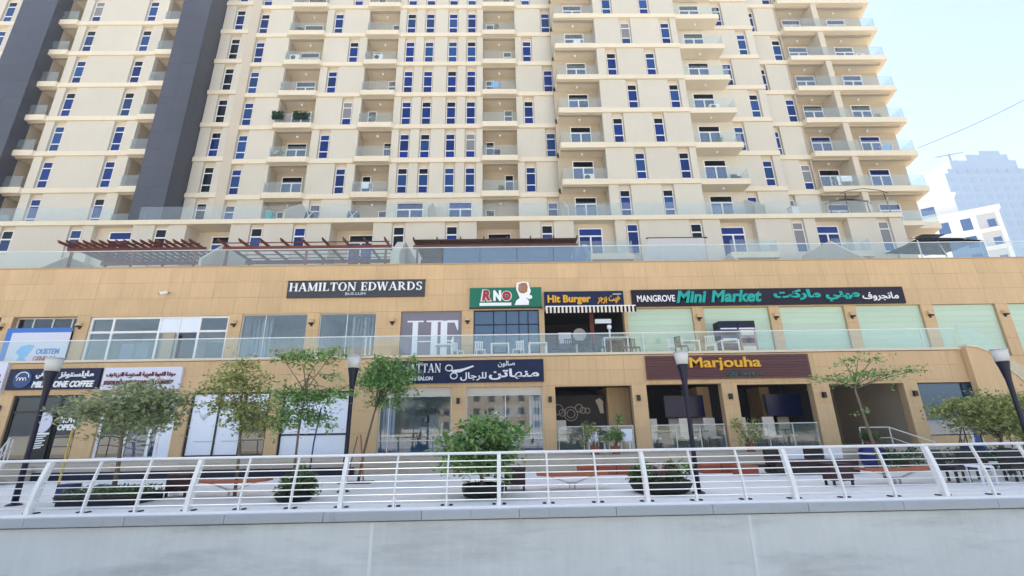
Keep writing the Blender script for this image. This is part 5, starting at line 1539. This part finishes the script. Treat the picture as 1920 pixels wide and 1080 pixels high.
tree('street_tree', 'dark green tree directly right of the broad fresh green tree', 'tree', [(16.8, 15.2, 0), (16.8, 15.2, .9), (16.9, 15.2, 1.5)], .06, cl(17.0, 15.2, 1.8, .8, .7, .6, 10, .34, 35), 'leaf_d', .13, 1500, 'young trees on the promenade', seed=37)
# flowering bush in a black bowl
t = tree('flowering_bush', 'big leafed bush with white flowers in a low black planter at the centre', 'bush', [(-.62, 11.95, .25), (-.65, 11.95, .6), (-.68, 11.95, .95)], .05,
     cl(-.68, 11.95, 1.28, .72, .55, .46, 18, .32, 41) + [(-.45, 11.9, 1.75, .24), (-.1, 11.9, 1.62, .24), (-1.2, 11.9, 1.3, .26), (-.9, 11.9, .75, .3), (-.5, 11.9, .7, .3)], 'leaf_c', .17, 5200, seed=43)
mb = MB()
for c in ((-.28, 11.75, 1.95), (-.12, 11.7, 1.82), (-1.05, 11.6, 1.48), (-.62, 11.5, 1.3), (.02, 11.6, 1.55), (-1.35, 11.6, 1.5)): leafball(mb, c, .11, 26, .10)
part('flowers', mb, M['petal'], t)
part('planter', MB().lathe([(.30, -.012), (.48, .05), (.52, .22), (.50, .30), (.44, .30), (.40, .2)], -.6, 11.95, 18), M['pot'], t, True)
t = thing('shrub_planter', 'clipped leafy shrub filling a wide pot left of the central lamp', 'planter', (-5.2, 12.0, 0), 'shrub planters on the promenade')
part('pot', MB().lathe([(.34, -.012), (.42, .06), (.46, .14), (.42, .20)], -5.2, 12.0, 16), M['pot'], t, True)
mb = MB()
for c in cl(-5.2, 12.0, .40, .60, .45, .26, 24, .22, 51): leafball(mb, c[:3], c[3], 150, .10)
part('foliage', mb, M['leaf_d'], t)
t = thing('shrub_planter', 'wide leafy shrub with magenta flowers in a black bowl left of the central right lamp', 'planter', (3.85, 12.2, 0), 'shrub planters on the promenade')
part('pot', MB().lathe([(.55, -.012), (.68, .05), (.78, .22), (.74, .28)], 3.85, 12.2, 18), M['pot'], t, True)
mb = MB()
for c in cl(3.85, 12.2, .43, .82, .5, .22, 28, .24, 55): leafball(mb, c[:3], c[3], 140, .11)
part('foliage', mb, M['leaf_d'], t)
mb = MB()
for c in ((3.6, 11.72, .62), (3.85, 11.68, .58), (4.0, 11.7, .52), (3.75, 11.66, .48)): leafball(mb, c, .12, 30, .07)
part('flowers', mb, M['petal_pink'], t)
for c in ((3.3, 11.7, .68), (4.3, 11.75, .66), (4.55, 11.9, .62)):
    mb = MB(); leafball(mb, c, .16, 60, .11); part('bright_shoots', mb, M['leaf_c'], t)
t = thing('shrub_planter', 'low black tray planter with dark ground cover under the leftmost tree', 'planter', (-9.8, 12.1, 0), 'shrub planters on the promenade')
part('tray', MB().box(-10.7, -8.9, 11.75, 12.75, -.012, .18), M['pot'], t)
part('rim', MB().box(-10.75, -8.85, 11.70, 12.8, .18, .21), M['black'], t)
mb = MB()
for _ in range(900): leaf(mb, Vector((random.uniform(-10.7, -8.9), random.uniform(11.7, 12.8), random.uniform(.2, .38))), .11)
part('foliage', mb, M['leaf_d'], t)
def smallplant(label, x, y, z, h, r, m, n, seed):
    rng = random.Random(seed)
    t = thing('potted_plant', label, 'plant', (x, y, z), 'potted plants on the shop walkway')
    part('pot', MB().lathe([(.16, z), (.2, z + .3)], x, y, 10), M['terracotta'], t)
    mb = MB(); st = MB()
    for k in range(7):
        a = rng.uniform(0, 6.28); e = Vector((x + r * math.cos(a) * rng.uniform(.3, 1), y + .4 * r * math.sin(a), z + h * rng.uniform(.45, 1)))
        st.tube([(x, y, z + .25), e], [.015, .006], 4)
        leafball(mb, (e.x, e.y, e.z - .1), r * .45, n // 4, .12, 1.3, rng)
    part('stems', st, M['bark'], t); part('foliage', mb, M[m], t)
smallplant('tall loose plant before the mural bay, left of the two plastic chairs', 3.45, 18.6, .53, 1.25, .5, 'leaf_b', 330, 61)
smallplant('tall loose plant before the mural bay, right of the plant beside the chairs', 4.25, 18.5, .53, 1.45, .5, 'leaf_c', 420, 62)
smallplant('loose light green plant before the pillar between the two maroon sign bays', 9.6, 18.6, .53, 1.2, .7, 'leaf_b', 420, 63)
smallplant('round dark green plant at the left side of the dark passage', 14.6, 18.8, .53, .9, .35, 'leaf_d', 350, 64)
smallplant('bright green low plant at the foot of the passage steps', 13.6, 16.2, -.01, .55, .9, 'hedge', 600, 65)
smallplant('bright green low plant before the right glass front', 15.9, 15.9, -.01, .6, .9, 'hedge', 600, 66)

# ================================================================== BINS, BENCHES, SEATS
bn = None
for x, y, lab in ((-8.75, 13.15, 'maroon litter bin on legs behind the left part of the railing'), (.2, 13.1, 'maroon litter bin on legs right of the flowering bush'), (8.75, 12.7, 'maroon litter bin on legs behind the right part of the railing')):
    if bn is None:
        bn = thing('litter_bin', lab, 'litter bin', (x, y, 0), 'maroon litter bins')
        box('body', x - .28, x + .28, y - .2, y + .2, .14, .52, M['maroon'], bn)
        box('lid', x - .30, x + .30, y - .22, y + .22, .525, .56, M['maroon'], bn)
        for a in (-.24, .24):
            for b in (-.16, .16): box('leg', x + a - .025, x + a + .025, y + b - .025, y + b + .025, -.01, .14, M['black'], bn)
        box('plate', x - .12, x + .12, y - .21, y - .2, .05, .13, M['alu'], bn)
    else: dup(bn, (x, y, 0), lab)
bc = None
for x, y, lab in ((-7.3, 13.0, 'orange brown plank bench on a splayed steel leg, left one'), (1.75, 13.1, 'orange brown plank bench on a splayed steel leg at the centre'), (10.4, 12.8, 'orange brown plank bench on a splayed steel leg, right one')):
    if bc is None:
        bc = thing('bench', lab, 'bench', (x, y, 0), 'plank benches on the promenade')
        for k in range(3):
            y0 = y - .22 + k * .15
            part('plank', MB().slab([(x - .95, .36), (x - .5, .335), (x + .5, .335), (x + .95, .36), (x + .95, .42), (x + .5, .395), (x - .5, .395), (x - .95, .42)], y0, y0 + .14), M['bench_wood'], bc)
        mb = MB()
        mb.beam((x - .62, y, .33), (x - .12, y, .16), .05, .03).beam((x + .62, y, .33), (x + .12, y, .16), .05, .03).box(x - .14, x + .14, y - .05, y + .05, .13, .17)
        part('splayed_arms', mb, M['steel'], bc)
        mb = MB().box(x - .09, x - .05, y - .03, y + .03, -.01, .13); mb.box(x + .05, x + .09, y - .03, y + .03, -.01, .13)
        part('foot', mb, M['steel'], bc)
    else: dup(bc, (x, y, 0), lab)
bl = None
for x, y, wd, lab in ((2.75, 16.6, 0, 'low terracotta block in front of the mural bay, left of a row'), (3.4, 16.6, 0, 'low terracotta block in front of the mural bay, middle of a row'), (4.05, 16.6, 0, 'low terracotta block in front of the mural bay, right of a row'),
                   (6.95, 16.5, 0, 'low terracotta block in front of the left maroon sign bay'), (7.6, 16.5, 0, 'low terracotta block next to the black seat before the maroon sign bays'), (7.75, 15.6, 0, 'low terracotta block nearest the railing before the maroon sign bays')):
    if bl is None:
        bl = thing('seat_block', lab, 'seat', (x, y, 0), 'terracotta seat blocks')
        box('block', x - .31, x + .31, y - .25, y + .25, 0, .24, M['terracotta'], bl)
        box('cushion', x - .31, x + .31, y - .26, y + .26, .245, .30, M['bench_wood'], bl)
    else: dup(bl, (x, y, 0), lab)
t = thing('sofa', 'long dark maroon outdoor sofa right of the maroon sign lamp', 'sofa', (9.9, 15.6, 0))
box('base', 8.6, 11.3, 15.3, 16.0, .05, .28, M['black'], t)
box('seat', 8.6, 11.3, 15.28, 15.9, .285, .42, M['maroon'], t)
for k in range(4): box('cushion', 8.65 + k * .66, 9.27 + k * .66, 15.86, 16.02, .43, .78, M['cloth' if k % 2 else 'black'], t)
t = thing('long_bench', 'long black bench before the terracotta blocks', 'bench', (8.5, 15.9, 0))
box('seat', 8.0, 8.75, 15.6, 16.1, .2, .28, M['black'], t)
for x in (8.05, 8.7): box('leg', x - .03, x + .03, 15.65, 16.05, -.01, .2, M['black'], t)
t = thing('blue_bin', 'rounded blue bin on the walkway before the dark passage', 'bin', (13.0, 16.8, 0))
part('body', MB().lathe([(.32, -.01), (.42, .3), (.42, .6), (.3, .75), (.1, .8)], 13.0, 16.8, 12), M['bluepot'], t, True)
part('rim', MB().lathe([(.43, .48), (.44, .52), (.43, .54)], 13.0, 16.8, 12), M['alu'], t)
t = thing('blue_bin', 'blue bin behind the rail beside the right tree', 'bin', (15.5, 15.9, 0))
part('body', MB().lathe([(.3, -.01), (.40, .3), (.40, .6), (.28, .75), (.1, .8)], 16.6, 16.7, 12), M['bluepot'], t, True)
part('rim', MB().lathe([(.41, .48), (.42, .52), (.41, .54)], 16.6, 16.7, 12), M['alu'], t)
rc = None
for x, y, rz, lab in ((12.0, 12.9, .3, 'black wicker chair behind the railing, leftmost of the right hand set'), (12.9, 13.3, 2.7, 'black wicker chair behind the railing, second of the right hand set'), (13.7, 12.7, -.4, 'black wicker chair behind the railing, third of the right hand set'), (14.6, 13.4, 1.2, 'black wicker chair behind the railing, rightmost of the right hand set')):
    if rc is None:
        rc = thing('wicker_chair', lab, 'chair', (0, 0, 0), 'black wicker chairs')
        box('seat', -.28, .28, -.28, .28, .30, .42, M['black'], rc)
        part('backrest', MB().xprism([(.22, .42), (.30, .42), (.36, .82), (.28, .82)], -.28, .28), M['black'], rc)
        for a in (-.29, .29): box('armrest', a - .03, a + .03, -.26, .28, .56, .62, M['black'], rc)
        for a in (-.24, .24):
            for b in (-.24, .24): box('leg', a - .025, a + .025, b - .025, b + .025, -.01, .30, M['black'], rc)
        rc.location = (x, y, 0); rc.rotation_euler = (0, 0, rz); WORLD[rc.name] = Vector((x, y, 0))
    else: dup(rc, (x, y, 0), lab, rz)
for x, y, lab in ((12.4, 12.5, 'small white side table between the left black wicker chairs'), (13.9, 13.3, 'small white side table between the right black wicker chairs')):
    t = thing('side_table', lab, 'table', (x, y, 0))
    part('tabletop', MB().lathe([(.28, .42), (.28, .45)], x, y, 14), M['cloth'], t)
    for a, b in ((-.18, -.18), (.18, -.18), (.18, .18), (-.18, .18)): box('leg', x + a - .02, x + a + .02, y + b - .02, y + b + .02, -.01, .42, M['cloth'], t)
t = thing('yellow_pole', 'slim yellow pole standing on a blue base left of the wide grey green tree', 'pole', (-11.4, 12.5, 0))
part('shaft', MB().tube([(-11.42, 12.5, 0), (-11.42, 12.5, 1.78)], .025, 8), M['yellow'], t)
box('base_block', -11.36, -11.0, 12.4, 12.7, -.01, .42, M['bluepot'], t)
t = thing('advert_flag', 'narrow white and blue upright flag sign beside the right glass front', 'sign', (18.6, 18.6, .53))
part('panel', MB().slab([(18.45, .6), (18.95, .6), (18.75, 1.9), (18.5, 2.1)], 18.55, 18.6), M['cloth'], t)
part('print', MB().slab([(18.55, .65), (18.9, .65), (18.75, 1.3), (18.6, 1.3)], 18.54, 18.55), M['blue_wrap'], t)
t = thing('a_frame_sign', 'blue cafe notice board standing in front of the leftmost stair rail', 'sign', (-17.3, 16.2, 0))
part('panel', MB().xprism([(16.0, 0), (16.06, 0), (16.3, .95), (16.24, .95)], -17.8, -17.2), M['blue_wrap'], t)
part('back_leg', MB().xprism([(16.5, 0), (16.54, 0), (16.32, .95), (16.28, .95)], -17.8, -17.2), M['wood_dark'], t)

# ================================================================== FAR RIGHT: white block, hazy tower, crane, cable
K = 1.4
def wp(s, z):                                          # point on the white block front, s along it from the near right end
    return (104.0 - 12.4 * s, 84.0 + 8.8 * s, z)
d_ = Vector((-12.4, 8.8, 0)).normalized(); n_ = Vector((-8.8, -12.4, 0)).normalized()
def fbox(mb, s0, s1, z0, z1, out, inn):
    """box on the oblique facade, s in metres from the near end"""
    o = Vector((104.0, 84.0, 0))
    pts = []
    for z in (z0, z1):
        for s, q in ((s0, out), (s1, out), (s1, -inn), (s0, -inn)):
            p = o + d_ * s + n_ * q; pts.append((p.x, p.y, z))
    i = len(mb.v); mb.v += pts
    for q in ((0, 3, 2, 1), (4, 5, 6, 7), (0, 1, 5, 4), (1, 2, 6, 5), (2, 3, 7, 6), (3, 0, 4, 7)):
        mb.f.append(tuple(i + k for k in q)); mb.mi.append(0)
    return mb
WB = thing('white_apartment_block', 'white stepped apartment block with blue windows beyond the right end of the tower', 'building', (104, 84, 0))
mb = MB(); fbox(mb, 0, 34, 0, 43.6, 0, 16); part('wall', mb, M['city_white'], WB)
mb = MB(); fbox(mb, -.3, 34, 43.6, 44.6, .35, 16); part('cornice', mb, M['city_white'], WB)
mb = MB(); fbox(mb, 5.4, 34, 44.6, 49.4, -2.0, 14); part('roof_storey', mb, M['city_white'], WB)
mb = MB(); fbox(mb, 5.0, 34, 49.4, 50.0, -1.6, 14); part('cornice', mb, M['city_white'], WB)
for zc in (38.2, 42.0):
    pass
for r_, (z0, z1) in enumerate(((40.0, 42.9), (36.0, 38.8), (32.0, 34.8))):
    for s0, s1 in ((4.4, 6.3), (7.9, 10.0), (11.8, 13.6), (15.5, 17.4)):
        mb = MB(); fbox(mb, s0, s1, z0, z1, .03, .1); o = part('window', mb, M['frame'], WB)
        mb = MB(); fbox(mb, s0 + .12, s1 - .12, z0 + .12, z1 - .12, .05, .0); part('pane', mb, M['city_glass'], o)
    mb = MB(); fbox(mb, .7, 3.6, z0 - .3, z1 + .2, .03, .1); o = part('balcony', mb, M['grey_screen'], WB)
    mb = MB(); fbox(mb, 1.0, 2.2, z0, z1 - 1.2, .06, 0); part('pane', mb, M['city_glass'], o)
    mb = MB(); fbox(mb, .5, 3.8, z0 - .6, z0 - .3, .7, .1); part('slab', mb, M['city_white'], o)
mb = MB(); fbox(mb, 9.0, 11.5, 45.8, 47.8, -1.95, 2.2); o = part('window', mb, M['frame'], WB)
mb = MB(); fbox(mb, 9.1, 11.4, 45.9, 47.7, -1.90, 2.0); part('pane', mb, M['city_glass'], o)

HZ = thing('pale_tower', 'pale blue hazy tower block rising far behind the white apartment block', 'building', (300, 250, 0))
mb = MB(); mb.box(283, 338, 250, 300, 0, 152); mb.box(338, 346, 252, 298, 0, 140); part('wall', mb, M['tower_haze'], HZ)
mb = MB(); mb.box(290, 334, 251, 298, 152, 162); mb.box(303, 331, 252, 296, 162, 167); mb.box(314, 328, 253, 296, 167, 170.5); part('stepped_crown', mb, M['tower_haze'], HZ)
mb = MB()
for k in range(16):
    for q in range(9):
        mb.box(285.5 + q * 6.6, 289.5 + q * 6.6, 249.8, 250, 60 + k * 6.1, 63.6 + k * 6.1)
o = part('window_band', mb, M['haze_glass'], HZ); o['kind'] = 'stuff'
CRN = thing('tower_crane', 'thin tower crane standing on the pale hazy tower', 'crane', (297, 262, 166))
mb = MB(); mb.beam((304, 262, 160), (304, 262, 174), .8, .8); part('mast', mb, M['lamp_dark'], CRN)
mb = MB(); mb.beam((294, 262, 171.5), (314, 262, 175.2), .6, .6); part('jib', mb, M['wood_dark'], CRN)
cb = tag(part('overhead_cable', MB().tube([(37.9 + (52 - 37.9) * k / 8, 35, 25.32 + (31.7 - 25.32) * k / 8 - .25 * math.sin(math.pi * k / 8)) for k in range(9)], .022, 5), M['black']), 'thin black cable rising to the right across the sky', 'cable')

# ================================================================== desert haze
hm = bpy.data.materials.new('haze')
hm.use_nodes = True
hn = hm.node_tree.nodes
hn.remove(hn['Principled BSDF'])
pv = hn.new('ShaderNodeVolumePrincipled')
pv.inputs['Color'].default_value = (.70, .84, 1.0, 1)
pv.inputs['Density'].default_value = .0009
pv.inputs['Anisotropy'].default_value = 0.0
hm.node_tree.links.new(pv.outputs[0], hn['Material Output'].inputs['Volume'])
hz = part('haze', MB().box(-450, 450, -420, 620, -5.5, 178), hm)
hz['kind'] = 'stuff'

for o in SC.objects:
    if 'label' in o.keys() and not 4 <= len(o['label'].split()) <= 16: print('LABEL', len(o['label'].split()), o['label'])
